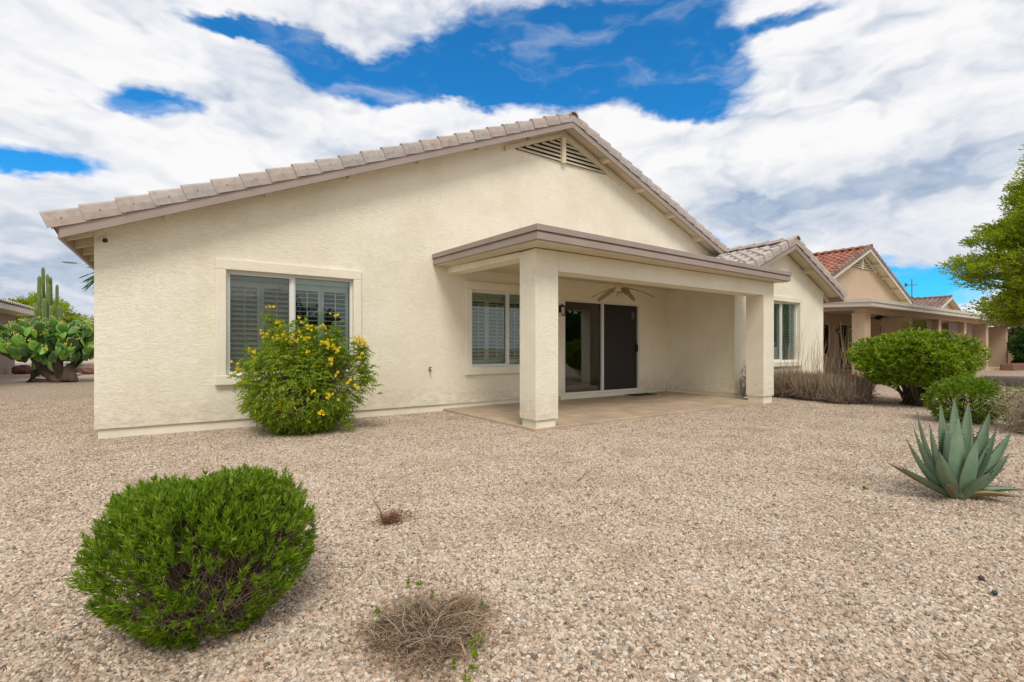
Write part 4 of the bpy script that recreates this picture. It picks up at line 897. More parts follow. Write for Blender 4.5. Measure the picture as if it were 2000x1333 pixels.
# dead ornamental grass, three clumps between the wing and the hedge shrub
def dead_grass(C, label, rx, ry, h, n, stalks):
    C = np.array((*C, 0.0)); B = thing('dead_grass_clump', label, 'dead grass', tuple(C), 'dead grass clumps beside the porch wing')
    r = np.sqrt(rng.random(n)); th = rng.random(n)*2*PI; bx = np.stack([np.cos(th)*r*rx*.82, np.sin(th)*r*ry*.82, np.zeros(n)], 1)
    out = nrm(bx+(1e-6, 0, 0)); ht = h*(.6+.4*rng.random(n))*(1-.18*r)
    tip = bx+out*(rng.random(n)*.16*(.5+r))[:, None]+rng.normal(0, .06, (n, 3))*(1, 1, 0)+np.array((0, 0, 1))*ht[:, None]
    seg = curvy(C+bx, C+tip, 5, .06)
    # flat blades
    Wd = .012*(.6+.8*rng.random(n)); d = nrm(np.gradient(seg, axis=1)); sd_ = nrm(np.cross(d, np.repeat(rdir(n)[:, None], 5, 1))); prof = np.array((.7, 1, .9, .6, .1))[None, :, None]
    Lf = seg-sd_*Wd[:, None, None]*.5*prof; Rg = seg+sd_*Wd[:, None, None]*.5*prof; V = np.stack([Lf, Rg], 2).reshape(-1, 3); i = (np.arange(n)*10)[:, None]+(np.arange(4)*2)[None, :]; i = i.reshape(-1, 1)
    F = np.concatenate([i+[0, 1, 3, 2]]); fast_mesh('blades', V, F, STRAW, B)
    k = 260; th = rng.random(k)*2*PI; a = C+np.stack([np.cos(th)*rx*.85, np.sin(th)*ry*.85, .02+.1*rng.random(k)], 1); b = a+np.stack([np.cos(th)*.22, np.sin(th)*.22, .12-.12*rng.random(k)], 1)*(.6+.8*rng.random(k))[:, None]
    twig_mesh(curvy(a, b, 6, .10, -.3), np.linspace(.004, .0012, 6)[None].repeat(k, 0), 'fallen_blades', STRAW, B, 3)
    if stalks:
        a = C+np.stack([rng.normal(0, rx*.45, stalks), rng.normal(0, ry*.45, stalks), np.full(stalks, .1)], 1); hh = h*(1.3+1.05*rng.random(stalks)**1.5); b = a+np.stack([rng.normal(.06, .20, stalks), rng.normal(0, .2, stalks), hh], 1)
        twig_mesh(curvy(a, b, 7, .035), np.array((.0075, .008, .0075, .006, .0045, .003, .001))[None]*(.4+.45*rng.random(stalks))[:, None], 'stalks', STRAWL, B, 4)
dead_grass((12.35, 5.95), 'dead brown grass clump against the wing wall under its window', .62, .45, .78, 2600, 26)
dead_grass((12.2, 5.25), 'middle clump of dead brown grass with tall pale stalks', .62, .45, .74, 2600, 30)
dead_grass((12.05, 4.62), 'dead brown grass clump touching the large glossy shrub', .60, .42, .74, 2600, 34)

# tall feathery tree at the right edge, in limbs and sprays
def big_tree(name, label, C, spec, n_cl, m_, sprayL, H_, trunk_r=.2, group=None, seed=11, leaves=150, ls=(.085, .02)):
    global rng
    keep = rng; rng = np.random.default_rng(seed)
    C = np.array(C, float); B = thing(name, label, 'tree', tuple(C), group)
    zc = np.array([s[0] for s in spec]); rc = np.array([s[1] for s in spec])
    z = rng.uniform(zc[0], zc[-1], n_cl*3); R_ = np.interp(z, zc, rc); th = rng.random(len(z))*2*PI; acc = rng.random(len(z)) < R_/rc.max(); z, R_, th = z[acc][:n_cl], R_[acc][:n_cl], th[acc][:n_cl]
    n = len(z); rad = R_*(.42+.58*np.sqrt(rng.random(n)))*(1+.13*np.sin(3*th+z*2.1)+.10*np.sin(z*5+th))
    P = C+np.stack([np.cos(th)*rad, np.sin(th)*rad, z], 1)
    m = MB(); lean = np.array((.2, .1, 0)); tr = [C+lean*k*.4+np.array((.1*math.sin(k*1.3), .1*math.cos(k), H_*k/6)) for k in range(7)]; m.tube(tr, [trunk_r*(1-.14*k) for k in range(7)], 10); m.build('trunk', BARK, B)
    hh = np.clip(z*.62, .8, H_*.95); roots = np.array([tr[int(q)]*(1-q % 1)+tr[min(6, int(q)+1)]*(q % 1) for q in hh/H_*6]); twig_mesh(curvy(roots, P, 8, .05, .03), np.linspace(.028, .007, 8)[None].repeat(n, 0), 'limbs', BARK, B, 5)
    # every spray is a flattened fan of fine shoots, tips turned up
    k = leaves; cs = (sprayL*(.6+.7*rng.random(n)))[:, None, None]
    off = nrm(rng.normal(size=(n, k, 3)))*(rng.random((n, k, 1))**.4)*(1.0, 1.0, .55)*cs*.9; Dn = nrm(np.stack([np.cos(th), np.sin(th), .25+0*th], 1))
    pts = (P[:, None]+off).reshape(-1, 3); dd = nrm(np.repeat(Dn, k, 0)*.6+nrm(off.reshape(-1, 3)+1e-6)*.7+(0, 0, .35))
    V, F = tufts(pts, dd, 4, ls[0], ls[1], .55, ls[0]*1.5, .15); fast_mesh('foliage', V, F, m_, B)
    a = np.repeat(P, 12, 0); b = (P[:, None]+off[:, :12]).reshape(-1, 3); twig_mesh(curvy(a, b, 4, .08), .006, 'twigs', BARK, B, 3)
    rng = keep; return B
big_tree('feathery_tree', 'tall feathery yellow-green tree at the right edge in front of the peach porch', (22.6, 1.65, 0), [(2.0, 2.2), (2.4, 2.8), (3.0, 3.1), (4.0, 3.1), (5.0, 2.8), (5.6, 2.5), (6.2, 1.9), (7.0, 1.5), (8.0, 1.0), (9.0, .3)], 520, LEAF_TREE, .62, 7.5, leaves=170, ls=(.075, .032))
leafy('dark_round_shrub', 'tall dark green leafy shrub under the feathery tree at the right edge', 'shrub', (40.3, 5.3, 0), 1.75, 1.7, 2.5, 2600, 8, .17, .07, LEAF_DARK, .7, .3, .05, lump=.10)
# pale frond plant in the neighbour's porch bay
c = at(1786, 700, 17.6); B = thing('feathery_yard_plant', 'pale yellow-green feathery plant standing before the peach porch', 'plant', (c[0], c[1], 0)); C = np.array((c[0], c[1], 0))
k = 46; th = rng.random(k)*2*PI; tip = C+np.stack([np.cos(th)*.38*rng.random(k)**.5, np.sin(th)*.38*rng.random(k)**.5, 1.5+.75*rng.random(k)], 1); root = C+np.stack([rng.normal(0, .1, k), rng.normal(0, .1, k), np.zeros(k)], 1)
seg = curvy(root, tip, 8, .05); twig_mesh(seg, .009, 'stems', LEAF_OLIVE, B, 4); q = seg[:, 3:].reshape(-1, 3); q = np.repeat(q, 6, 0)+rng.normal(0, .05, (len(q)*6, 3)); V, F = leaf_arrays(q, rdir(len(q))+(0, 0, .8), .12, .02); fast_mesh('foliage', V, F, LEAF_OLIVE, B)
c = at(1830, 700, 19.0); leafy('bluish_shrub', 'low grey-green shrub rising behind the large glossy shrub', 'shrub', (c[0], c[1], 0), .8, .6, 1.75, 420, 7, .10, .03, leafmat('bluish_leaf', (.07, .12, .06), (.16, .22, .12), .2, .6), stem=.1)
c = ground(1943, 708); leafy('tiny_green_plant', 'tiny green plant at the foot of the iron fence', 'plant', (c[0]-1, c[1]+.3, 0), .5, .5, .75, 160, 7, .14, .06, LEAF_HEDGE, stem=.05)
m = MB(); c = ground(1975, 722); m.hexa([(c[0]-2.2, c[1]-.5, -.1), (c[0]+1.8, c[1]-.9, -.1), (c[0]+1.8, c[1]-.3, -.1), (c[0]-2.2, c[1]+.1, -.1), (c[0]-2.1, c[1]-.45, .36), (c[0]+1.7, c[1]-.85, .36), (c[0]+1.7, c[1]-.35, .36), (c[0]-2.1, c[1]+.05, .36)])
tag(m.build('planter_kerb', plain('red_brown_stone', (.20, .10, .07), .9, .2, bump=.02, bscale=8), None, bevel=.05), 'low reddish brown stone edging at the foot of the dark shrub', 'edging')
TREE_SHADE = plain('painted_tree_shade', (.17, .115, .085), .95, .25, bump=.02, bscale=20)  # tree shadow on the far-right ground, painted as a dark brown sheet
m = MB(); pts = [ground(u, v) for u, v in ((1925, 752), (2200, 770), (2200, 741), (1925, 735))]; m.add([(p[0], p[1], .02) for p in pts], [(0, 1, 2, 3)]); tag(m.build('tree_shade_strip', TREE_SHADE), None, None, None, 'structure')

# agave: broad grey-green leaves with toothed margins
def agave():
    t0 = 3.86; c = at(1868, 978, t0); C = np.array((c[0], c[1], 0.0)); B = thing('agave', 'grey-green agave rosette with toothed pointed leaves on the gravel at right', 'agave', tuple(C))
    m_, t, p, o = mat('agave_skin'); oc = t.node('ShaderNodeTexCoord').outputs['Object']; isl = t.node('ShaderNodeNewGeometry').outputs['Random Per Island']
    n = t.noise(oc, 5, 6, .65); f = t.math('ADD', t.math('MULTIPLY', n, .8), t.math('MULTIPLY', isl, .35)); cc = t.ramp(f, [(.2, (.06, .11, .065)), (.45, (.12, .20, .125)), (.7, (.19, .275, .17)), (1, (.30, .34, .18))])
    scar = t.noise(t.vmath('MULTIPLY', oc, (3, 3, 9)), 9, 5, .7); cc = t.mixc(t.sstep(scar, .54, .68, 0.0, .75), cc, (.26, .24, .15))
    t.l.new(cc, p.inputs['Base Color']); p.inputs['Roughness'].default_value = .6; p.inputs['Specular IOR Level'].default_value = .3
    b = t.node('ShaderNodeBump', {'Height': scar, 'Distance': .003, 'Strength': .6}); t.l.new(b.outputs[0], p.inputs['Normal'])
    OLD = plain('withered_agave', (.22, .17, .08), .7, .35); TEETH = plain('agave_spine', (.10, .05, .035), .5, .2)
    L = [(1791,806,.18,.075),(1816,832,.02,.07),(1837,788,.14,.085),(1864,778,.20,.085),(1871,815,-.02,.125),(1892,784,.14,.09),(1933,806,.12,.10),(1945,842,.02,.085),(1975,844,.10,.09),(1786,841,.06,.075),(1772,862,-.02,.06),(1736,905,.04,.07),(1757,911,-.10,.06),(1833,881,-.22,.10),(1847,946,-.30,.05),(1908,858,-.14,.125),(1934,923,-.24,.085),(1971,887,.0,.08),(1963,916,.08,.06),(1999,957,.02,.085),(1985,971,-.16,.085),(1959,883,.12,.07),(1850,830,.1,.09),(1925,870,.1,.09),(1800,880,.1,.08),(1812,925,.22,.07),(1900,840,.22,.09)]
    for q, (u, v, dt, wd) in enumerate(L):
        T = at(u, v, t0+dt); T[2] = max(T[2], .03); h = T-C; hr = np.array((h[0], h[1], 0)); hl = np.linalg.norm(hr); o_ = hr/(hl+1e-6); len_ = np.linalg.norm(h)
        S0 = C+o_*.045+(0, 0, .03); bul = o_*len_*(.04 if h[2] > .3 else .05)-np.array((0, 0, 1))*(.06 if h[2] > .3 else -.0)
        if h[2] < .25: bul = np.array((0, 0, .02))
        n = 12; wd *= .62; s = np.linspace(0, 1, n); ctr = [(1-a)*S0+a*T+bul*4*a*(1-a)*(1-.3*a) for a in s]
        prof = np.interp(s, [0, .12, .3, .5, .7, .85, .95, 1], [.62, .66, .90, 1.0, .78, .46, .17, .02])*wd
        th_ = np.interp(s, [0, .3, .8, 1], [.030, .022, .009, .002]); vs = []; side0 = nrm(np.cross(T-S0, np.array((0, 0, 1)) if hl > .08 else np.array((FW[0], FW[1], 0)))); W7 = 7; edges = [[], []]
        for i in range(n):
            d = nrm(ctr[min(i+1, n-1)]-ctr[max(i-1, 0)]); sd2 = nrm(side0-d*np.dot(side0, d)); up = np.cross(sd2, d); up = up if np.dot(up, -o_+np.array((0, 0, .6))) > 0 else -up
            for k in range(W7): x = k/(W7-1)*2-1; vs.append(ctr[i]+sd2*x*prof[i]+up*(x*x*prof[i]*.38))
            for k in range(W7): x = k/(W7-1)*2-1; vs.append(ctr[i]+sd2*x*prof[i]*.97+up*(x*x*prof[i]*.38-th_[i]*(1-x*x)-.001))
            edges[0].append((vs[-2*W7], sd2)); edges[1].append((vs[-W7-1], sd2))
        fs = []
        for i in range(n-1):
            a, b_ = i*14, (i+1)*14
            for k in range(6): fs += [(a+k, a+k+1, b_+k+1, b_+k), (a+7+k, b_+7+k, b_+8+k, a+8+k)]
            fs += [(a, b_, b_+7, a+7), (a+6, a+13, b_+13, b_+6)]
        m = MB(); m.add(vs, fs); old = q in (11, 14, 20); lf = m.build('leaf', OLD if old else m_, B, 'withered brownish leaf' if old else None, smooth=True)
        m = MB()
        for e, sg in ((edges[0], -1), (edges[1], 1)):
            for a in np.arange(.12, .95, .055):
                j = a*(n-1); i0 = int(j); f_ = j-i0; P_ = e[i0][0]*(1-f_)+e[i0+1][0]*f_; dd = nrm(e[i0+1][0]-e[i0][0]); s2 = e[i0][1]*sg
                m.add([P_-dd*.005, P_+dd*.005, P_+s2*.014-dd*.004, P_+np.cross(dd, s2)*.003], [(0, 1, 2), (0, 2, 3), (1, 3, 2)])
        m.tube([T-nrm(T-ctr[-2])*.012, T+nrm(T-ctr[-2])*.022], [.004, .0006], 5); m.build('spines', TEETH, lf)
agave()

# withered low weed, front centre
def dead_weed():
    C = np.array((.86, 1.86, 0)); B = thing('withered_weed', 'flattened dry brown weed with a few green sprigs, front centre of the gravel', 'weed', tuple(C))
    k = 900; r = np.sqrt(rng.random(k)); th = rng.random(k)*2*PI; rad_ = r*(.285+.06*np.sin(3*th+1)+.04*np.sin(5*th)); a = C+np.stack([np.cos(th)*rad_*.75, np.sin(th)*rad_*.7, .012+.05*rng.random(k)*(1-r)], 1)
    dr = rng.normal(size=(k, 3))*(1, 1, .35)+np.stack([np.cos(th), np.sin(th), 0*th], 1)*.7; b = a+nrm(dr)*(.035+.13*rng.random(k)**1.6)[:, None]; b[:, 2] = np.clip(b[:, 2]+.03*(1-r), .012, .13); seg = curvy(a, b, 6, .16); twig_mesh(seg, np.linspace(.0021, .0007, 6)[None].repeat(k, 0)*(.5+rng.random(k)[:, None]), 'stems', leafmat('weed_stem', (.18, .12, .075), (.46, .33, .22), .0, .9, (.58, .47, .34)), B, 4)
    k2 = 3200; i = rng.integers(0, k, k2); p = seg[i, rng.integers(1, 6, k2)]; twig_mesh(curvy(p, p+rdir(k2)*(1, 1, .5)*(.015+.04*rng.random(k2))[:, None], 3, .1), .0007, 'fine_twigs', TWIG, B, 3)
    k3 = 12; th = rng.random(k3)*2*PI; a = C+np.stack([rng.normal(0, .05, k3), rng.normal(0, .05, k3), np.full(k3, .02)], 1); b = a+np.stack([np.cos(th)*.17, np.sin(th)*.17, .02+.10*rng.random(k3)], 1); twig_mesh(curvy(a, b, 6, .16), np.linspace(.004, .0018, 6)[None].repeat(k3, 0), 'dead_branches', plain('bleached_twig', (.30, .25, .20), .9, .2), B, 6)
    g = [(798,1137),(818,1141),(738,1195),(755,1208),(812,1182),(866,1202),(940,1182),(896,1200),(920,1262),(930,1252),(942,1246),(885,1238),(800,1208),(822,1214),(885,1298),(928,1275),(925,1300),(910,1322),(845,1165),(735,1218)]
    Pg = []
    for u, v in g:
        q = ground(u, v+14); t = q[0]*FW[0]+q[1]*FW[1]; Pg.append(at(u, v, t-.01))
    Pg = np.array(Pg); Pg = np.repeat(Pg, 5, 0)+rng.normal(0, .007, (len(Pg)*5, 3)); Pg[:, 2] = np.maximum(Pg[:, 2], .02); V, F = tufts(Pg, rdir(len(Pg))+(0, 0, 1), 6, .017, .008, .7, .01); fast_mesh('green_sprigs', V, F, LEAF_YEL, B)
    k = 520; p = C+np.stack([rng.normal(0, .16, k), rng.normal(-.02, .13, k), .012+.02*rng.random(k)], 1); V, F = leaf_arrays(p, rdir(k)*(1, 1, .2), .028, .010, .3, np.tile((0, 0, 1.0), (k, 1))); fast_mesh('dry_leaves', V, F, DRYLEAF, B)
dead_weed()
# little dried tuft with its bent stalk, sticks on the gravel
c = ground(758, 1025); B = thing('dried_tuft', 'small reddish-brown dried tuft on the open gravel', 'dried plant', tuple(c)); k = 160
b = c+np.stack([rng.normal(.03, .05, k), rng.normal(.02, .05, k), .02+.05*rng.random(k)], 1); twig_mesh(curvy(np.tile(c, (k, 1)), b, 5, .2), .0016, 'stems', plain('rusty_twig', (.20, .10, .05), .9, .3), B, 4)
def stick(p, q, r, lab, lift=.05):
    a, b = ground(*p), ground(*q); m = MB(); mid = (a+b)/2+(0.012, 0, lift); m.tube([a+(0, 0, .02), a*.7+b*.3+(.01, 0, lift*.7), mid, a*.3+b*.7+(.01, 0, lift*.8), b+(0, 0, .022)], [r, r*.9, r*.8, r*.7, r*.5], 6); tag(m.build('stick', BARK), lab, 'stick', 'dark sticks on the gravel')
stick((750, 1027), (728, 981), .004, 'short bent dark stick lying beside the reddish dried tuft', .03)
stick((1127, 944), (1147, 924), .0035, 'thin dark stick lying alone on the gravel in front of the corner column', .02)
c = ground(1943, 1166); m = MB(); m.ball(c+(0, 0, .02), (.024, .012, .011), 9, 6, noise=.35, seed=3); tag(m.build('dark_stone', plain('green_black_stone', (.02, .05, .05), .3, .2)), 'dark blue-green chip of stone on the gravel at bottom right', 'stone')
c = ground(1917, 1137); m = MB(); m.ball(c+(0, 0, .02), (.022, .014, .012), 9, 6, noise=.35, seed=8); tag(m.build('dark_stone', plain('brown_black_stone', (.06, .04, .045), .6, .2)), 'dark brown chip of stone on the gravel just above the blue-green one', 'stone')
# fallen dry leaves: many, uncounted
k = 420; u = rng.uniform(-3, 9, k); v_ = rng.uniform(1.0, 8, k); p = np.stack([u, v_, np.full(k, .03)], 1); ok = ~((u > 4) & (v_ > 5.4)) & (v_ < 8.2); p = p[ok]
V, F = leaf_arrays(p, rdir(len(p))*(1, 1, .12), .03, .011, .3, np.tile((0, 0, 1.0), (len(p), 1))); o = fast_mesh('fallen_leaves', V, F, DRYLEAF); tag(o, 'small dry orange-brown leaves scattered over the gravel', 'fallen leaves', None, 'stuff')
# low sprig weed at far right of open gravel
c = ground(1688, 960); B = thing('seedling', 'tiny green seedling on the gravel left of the agave', 'weed', tuple(c)); V, F = tufts(np.tile(c+(0, 0, .03), (6, 1)), rdir(6)+(0, 0, .8), 5, .025, .008, .8, .02); fast_mesh('foliage', V, F, LEAF_HEDGE, B)
# bare branching plant between column and wing corner
c = np.array((11.0, 6.28, 0.0)); B = thing('leafless_climber', 'thin grey leafless plant against the wing corner beside the right column', 'plant', tuple(c)); GT = plain('grey_green_twig', (.22, .22, .17), .9, .2)
k = 34; a = c+np.stack([rng.normal(0, .10, k), rng.normal(0, .03, k), np.full(k, .05)], 1); b = c+np.stack([rng.normal(-.02, .17, k), rng.normal(-.05, .05, k), .42+.12*rng.random(k)], 1); twig_mesh(curvy(a, b, 6, .12), .004, 'stems', GT, B, 4)
a = np.tile(c+(0, 0, .45), (9, 1)); b = a+np.stack([rng.normal(-.02, .20, 9), rng.normal(0, .03, 9), .25+.35*rng.random(9)], 1); s2 = curvy(a, b, 7, .12); twig_mesh(s2, .0045, 'branches', GT, B, 4)

# prickly pear on a gnarled trunk, left
def prickly_pear():
    C = at(103, 748, 16.9); C[2] = 0; B = thing('prickly_pear', 'big spreading prickly pear with yellow buds and a gnarled dark trunk', 'cactus', tuple(C)); g = np.random.default_rng(4)
    R_ = np.array((RT[0], RT[1], 0)); Fd = np.array((FW[0], FW[1], 0)); Z = np.array((0, 0, 1.0)); m = MB()
    def P(a, d, z): return C+R_*a+Fd*d+Z*z
    for pts, r in (([(0.45, 0, .05), (.1, 0, .12), (-.35, .05, .42), (-.62, .05, .85), (-.80, .1, 1.25), (-1.1, .1, 1.6)], [.17, .16, .15, .15, .12, .09]), ([(.5, 0, .05), (.45, .1, .45), (.7, .2, .9), (1.0, .2, 1.25)], [.2, .17, .12, .09]),
                   ([(.35, 0, .05), (.25, -.1, .5), (.15, -.1, .95), (.0, 0, 1.4)], [.16, .15, .12, .08]), ([(-.75, 0, .0), (-.65, .02, .3), (-.45, .05, .5)], [.13, .12, .10]), ([(.05, .05, .1), (-.4, .1, .05), (-.75, 0, .06)], [.1, .09, .08]), ([(.7, 0, .0), (.66, .03, .22), (.5, .05, .4)], [.13, .13, .12]),
                   ([(.2, .3, .3), (.6, .6, .9), (.9, .7, 1.4)], [.1, .09, .07]), ([(0, .3, .4), (-.4, .7, 1.0), (-.6, .8, 1.5)], [.1, .09, .07])):
        m.tube([P(*p)+g.normal(0, .02, 3) for p in pts], r, 9)
    m.build('trunk', plain('gnarled_cactus_bark', (.13, .095, .075), .95, .6, bump=.04, bscale=9), B, smooth=True)
    m = MB(); buds = MB()
    def pad(base, d, face, s):
        d = nrm(d); face = nrm(face-d*np.dot(face, d)); sd_ = np.cross(d, face); nu, nv = 12, 7; vs = []
        for j in range(nv+1):
            a = j/nv; wd_ = s*.40*math.sin(PI*min(1, a*.93+.07))**.6*(.62+.5*a) if 0 < a < 1 else s*(.05 if a == 0 else .02)
            for i in range(nu): q = 2*PI*i/nu; vs.append(base+d*s*a+sd_*wd_*math.cos(q)+face*min(wd_, s*.055)*math.sin(q)+face*s*.05*math.sin(PI*a))
        m.add(vs, [(j*nu+i, j*nu+(i+1) % nu, (j+1)*nu+(i+1) % nu, (j+1)*nu+i) for j in range(nv) for i in range(nu)]+[tuple(nv*nu+i for i in range(nu))])
        return base+d*s
    for k in range(430):
        a = g.random()*2*PI; r = math.sqrt(g.random()); x, y = math.cos(a)*r*1.45+.08, math.sin(a)*r*1.1
        zt = 1.25+.95*g.random()*(1-.15*r) if g.random() < .68 else .72+.8*g.random(); zt = max(zt, .80+.45*r**2)
        if x > .9: zt = max(zt, 1.0)
        base = P(x, y, zt-.25); d = np.array((0, 0, 1.0))+R_*x*.35+Fd*y*.35+g.normal(0, .45, 3); s = .30+.16*g.random(); tip = pad(base, d, g.normal(size=3)-Fd*.6, s)
        if zt > 1.2 and g.random() < .42:
            for _ in range(7): buds.ball(tip+R_*g.normal(0, .07)+Z*g.normal(.01, .03)+Fd*g.normal(-.02, .03), (.016, .016, .03), 6, 4)
    pad(P(-1.25, 0, .88), -R_+Z*.1, -Fd, .32); pad(P(-.95, 0, .8), -R_*.7+Z*.3, -Fd, .34)
    pm, t, p, o = mat('prickly_pear_skin'); isl = t.node('ShaderNodeNewGeometry').outputs['Random Per Island']; oc = t.node('ShaderNodeTexCoord').outputs['Object']
    cc = t.ramp(t.math('ADD', t.math('MULTIPLY', isl, .75), t.math('MULTIPLY', t.noise(oc, 9, 4, .6), .3)), [(.2, (.06, .13, .05)), (.55, (.12, .27, .05)), (.9, (.22, .44, .04))]); dots = t.node('ShaderNodeTexVoronoi', {'Vector': oc, 'Scale': 16.0}).outputs['Distance']; cc = t.mixc(t.sstep(dots, .10, .16, .6, 0.0), cc, (.30, .28, .14)); t.l.new(cc, p.inputs['Base Color']); p.inputs['Roughness'].default_value = .5
    m.build('pads', pm, B, smooth=True); buds.build('flower_buds', plain('yellow_bud', (.55, .48, .08), .6, .3), B)
prickly_pear()
def column_cactus():
    t = 20.5; C = at(95, 740, t); C[2] = 0; B = thing('column_cactus', 'cluster of tall ribbed columnar cactus stems rising behind the prickly pear', 'cactus', tuple(C)); g = np.random.default_rng(6)
    cm = plain('ribbed_cactus_skin', (.17, .24, .07), .7, .2)
    for u, v, w_, dt in ((84, 522, 7, .1), (77, 539, 8, -.2), (92.5, 536, 6.5, 0), (99, 541, 6.5, .2), (95, 555, 8, -.3), (111.5, 556, 6.5, 0), (86.5, 583, 10, -.5), (100, 597, 8, -.5), (70, 602, 7, -.3), (116, 597, 9, -.1), (120, 600, 6, .2), (64, 620, 7, 0)):
        top = at(u, v, t+dt); x, y = top[0], top[1]; r = w_/FPX*t*.35; H_ = top[2]; m = MB(); nr = 9; vs = []; zs = list(np.linspace(0, H_-.12, 10))+[H_-.06, H_-.02, H_]; sc_ = [1]*10+[.85, .5, .1]; ph = g.random()*6; lx, ly = g.normal(0, .03, 2)
        for z_, s_ in zip(zs, sc_):
            s_ *= 1-.06*math.sin(z_*3+ph)
            for k in range(nr*2): rr = r*s_*(1.12 if k % 2 else .80); a = PI*k/nr; vs.append((x+rr*math.cos(a)+lx*(H_-z_)*.3, y+rr*math.sin(a)+ly*(H_-z_)*.3, z_))
        q = nr*2; m.add(vs, [(j*q+k, j*q+(k+1) % q, (j+1)*q+(k+1) % q, (j+1)*q+k) for j in range(len(zs)-1) for k in range(q)]+[tuple((len(zs)-1)*q+k for k in range(q))]); m.build('stem', cm, B)
column_cactus()
c = ground(154.5, 728); B = thing('barrel_cactus', 'round green barrel cactus on the gravel right of the prickly pear', 'cactus', tuple(c)); m = MB(); nr = 16; vs = []
for j in range(9):
    ph = PI*(.04+.78*j/8)
    for k in range(nr*2): rr = .27*math.sin(ph)*(1.06 if k % 2 else .90); vs.append((c[0]+rr*math.cos(PI*k/nr), c[1]+rr*math.sin(PI*k/nr), .21+.25*math.cos(ph)))
q = nr*2; m.add(vs, [(j*q+k, (j+1)*q+k, (j+1)*q+(k+1) % q, j*q+(k+1) % q) for j in range(8) for k in range(q)]+[tuple(range(q))]); m.build('body', plain('barrel_cactus_skin', (.10, .13, .045), .8, .3), B)
m = MB(); m.ball((0, 0, .28), .06, 8, 5); m.v = [(c[0]+x, c[1]+y, z+.17) for x, y, z in m.v]; m.build('crown_wool', plain('wool', (.35, .28, .15), .9, .2), B)
RK = plain('reddish_rock', (.24, .14, .11), .95, .3, bump=.03, bscale=6)
def rock(u, v, r, lab, seed, m_=RK):
    c = ground(u, v); m = MB(); m.ball(c+(0, 0, r[2]*.75), r, 12, 8, noise=.28, seed=seed); tag(m.build('rock', m_), lab, 'rock', 'reddish rocks near the prickly pear')
rock(177, 731, (.42, .35, .26), 'reddish rock beside the house corner, right of the barrel cactus', 2)
rock(43, 731, (.36, .3, .24), 'dark red rock between the taupe house and the prickly pear', 5, plain('dark_red_rock', (.15, .06, .045), .9, .3))
rock(153, 734, (.09, .07, .04), 'small flat stone in front of the barrel cactus', 7)
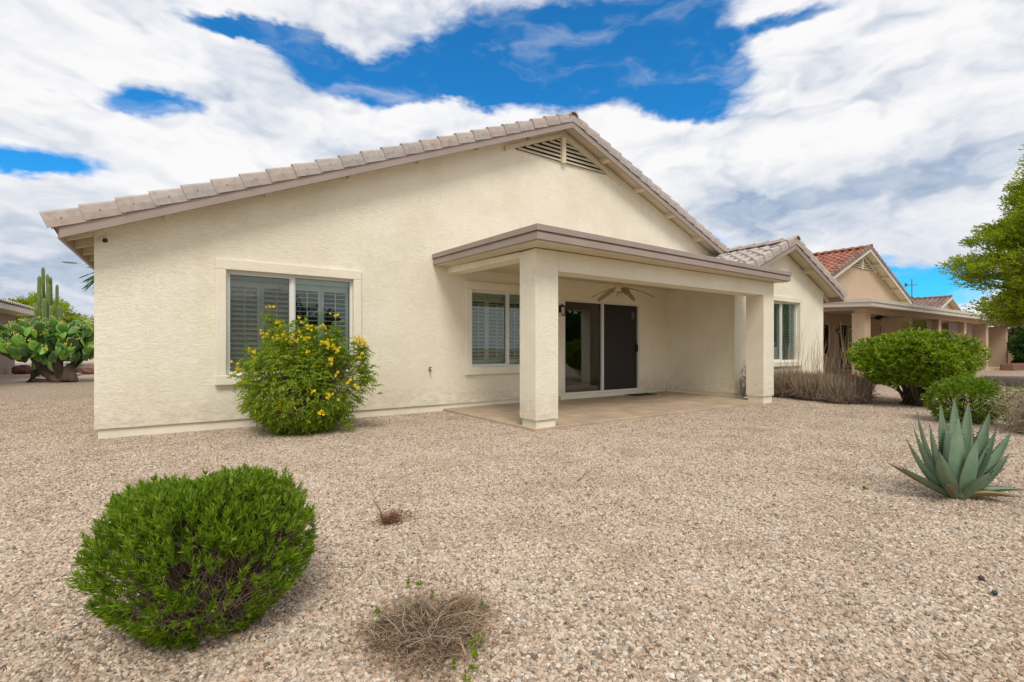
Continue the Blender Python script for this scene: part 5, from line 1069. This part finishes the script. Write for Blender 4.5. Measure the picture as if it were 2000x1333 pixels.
# things behind on the left
big_tree('street_tree', 'distant yellow-green tree behind the columnar cactus', (-11.0, 60, 0), [(2.0, 2.0), (3.0, 3.6), (4.2, 3.2), (5.2, 2.0), (5.9, .5)], 90, LEAF_TREE, .9, 4.5, .25, 'distant street trees', 21, leaves=90, ls=(.22, .07))
big_tree('street_tree', 'distant dark tree behind the right side of the prickly pear', (-4.6, 66, 0), [(1.2, 1.5), (2.4, 3.2), (3.8, 3.0), (5.0, .6)], 90, LEAF_DARK, .9, 4.0, .25, 'distant street trees', 22, leaves=90, ls=(.22, .08))
def palm():
    C = at(216, 540, 31); C[2] = 0; top = at(216, 530, 31); B = thing('palm_tree', 'palm whose frond tips show past the left house corner', 'tree', tuple(C)); m = MB(); m.tube([C, C+(0, 0, top[2]*.5), top], [.2, .16, .14], 9); m.build('trunk', BARK, B)
    pos = []; dd = []; seg = []
    for k in range(30):
        a = k*2.4; el_ = random.uniform(-.7, .9); L = 1.25; u = np.array((math.cos(a)*math.cos(el_), math.sin(a)*math.cos(el_), math.sin(el_))); pts = [top+u*L*s-np.array((0, 0, 1))*s*s*.55 for s in np.linspace(0, 1, 7)]; seg.append(pts)
        sd_ = nrm(np.cross(u, (0, 0, 1)))
        for s in np.linspace(.35, 1, 16):
            p = top+u*L*s-np.array((0, 0, 1))*s*s*.55
            for sg in (-1, 1): pos.append(p); dd.append(u*.9+sd_*sg*.7-np.array((0, 0, .5)))
    twig_mesh(seg, .012, 'frond_ribs', LEAF_OLIVE, B, 4); V, F = leaf_arrays(np.array(pos), np.array(dd), .50, .045); fast_mesh('fronds', V, F, LEAF_DARK, B)
palm()
# trees that stand across the yard, seen mirrored in the patio glass
big_tree('yard_tree', 'tree behind the camera mirrored in the left half of the sliding door glass', (26.3, -13.5, 0), [(1.2, 2.4), (2.4, 3.6), (4.0, 3.2), (5.5, .8)], 130, LEAF_DARK, .9, 5, .25, 'trees mirrored in the patio glass', 31, leaves=60, ls=(.22, .09))
big_tree('yard_tree', 'tree behind the camera mirrored in the left window glass', (4.0, -14.0, 0), [(.6, 2.8), (1.6, 3.8), (3.0, 3.0), (4.2, .8)], 130, LEAF_DARK, .9, 4.5, .25, 'trees mirrored in the patio glass', 32, leaves=60, ls=(.22, .09))
big_tree('yard_tree', 'tree behind the camera mirrored just right of the column reflection in the sliding door glass', (32.5, -15.5, 0), [(.3, 2.4), (1.4, 3.6), (3.0, 3.2), (5.5, .8)], 130, LEAF_DARK, .9, 5, .25, 'trees mirrored in the patio glass', 33, leaves=60, ls=(.22, .09))
# leaf litter under the shrubs and along the plants, uncounted
pts = []
for (x, y, rx, ry, n) in ((.05, 2.6, .55, .5, 900), (1.42, 7.3, 1.0, .7, 900), (12.5, 3.6, 1.4, 1.1, 900), (10.4, 2.3, .6, .5, 300), (9.9, 1.3, .8, .6, 400), (12.1, 5.2, .9, 1.2, 700), (4.95, 1.1, .4, .4, 160), (.86, 1.86, .3, .3, 250)):
    pts.append(np.stack([rng.normal(x, rx*.62, n), rng.normal(y, ry*.62, n), .018+.018*rng.random(n)], 1))
p = np.concatenate(pts); p = p[p[:, 1] < 8.25]
V, F = leaf_arrays(p, rdir(len(p))*(1, 1, .15), .012+.02*rng.random(len(p)), .005+.004*rng.random(len(p)), .3, np.tile((0, 0, 1.0), (len(p), 1)))
o = fast_mesh('leaf_litter', V, F, leafmat('litter', (.10, .06, .04), (.26, .17, .10), .0, .9, (.38, .25, .14))); tag(o, 'dark brown dead leaf crumbs lying under and around the shrubs', 'leaf litter', None, 'stuff')
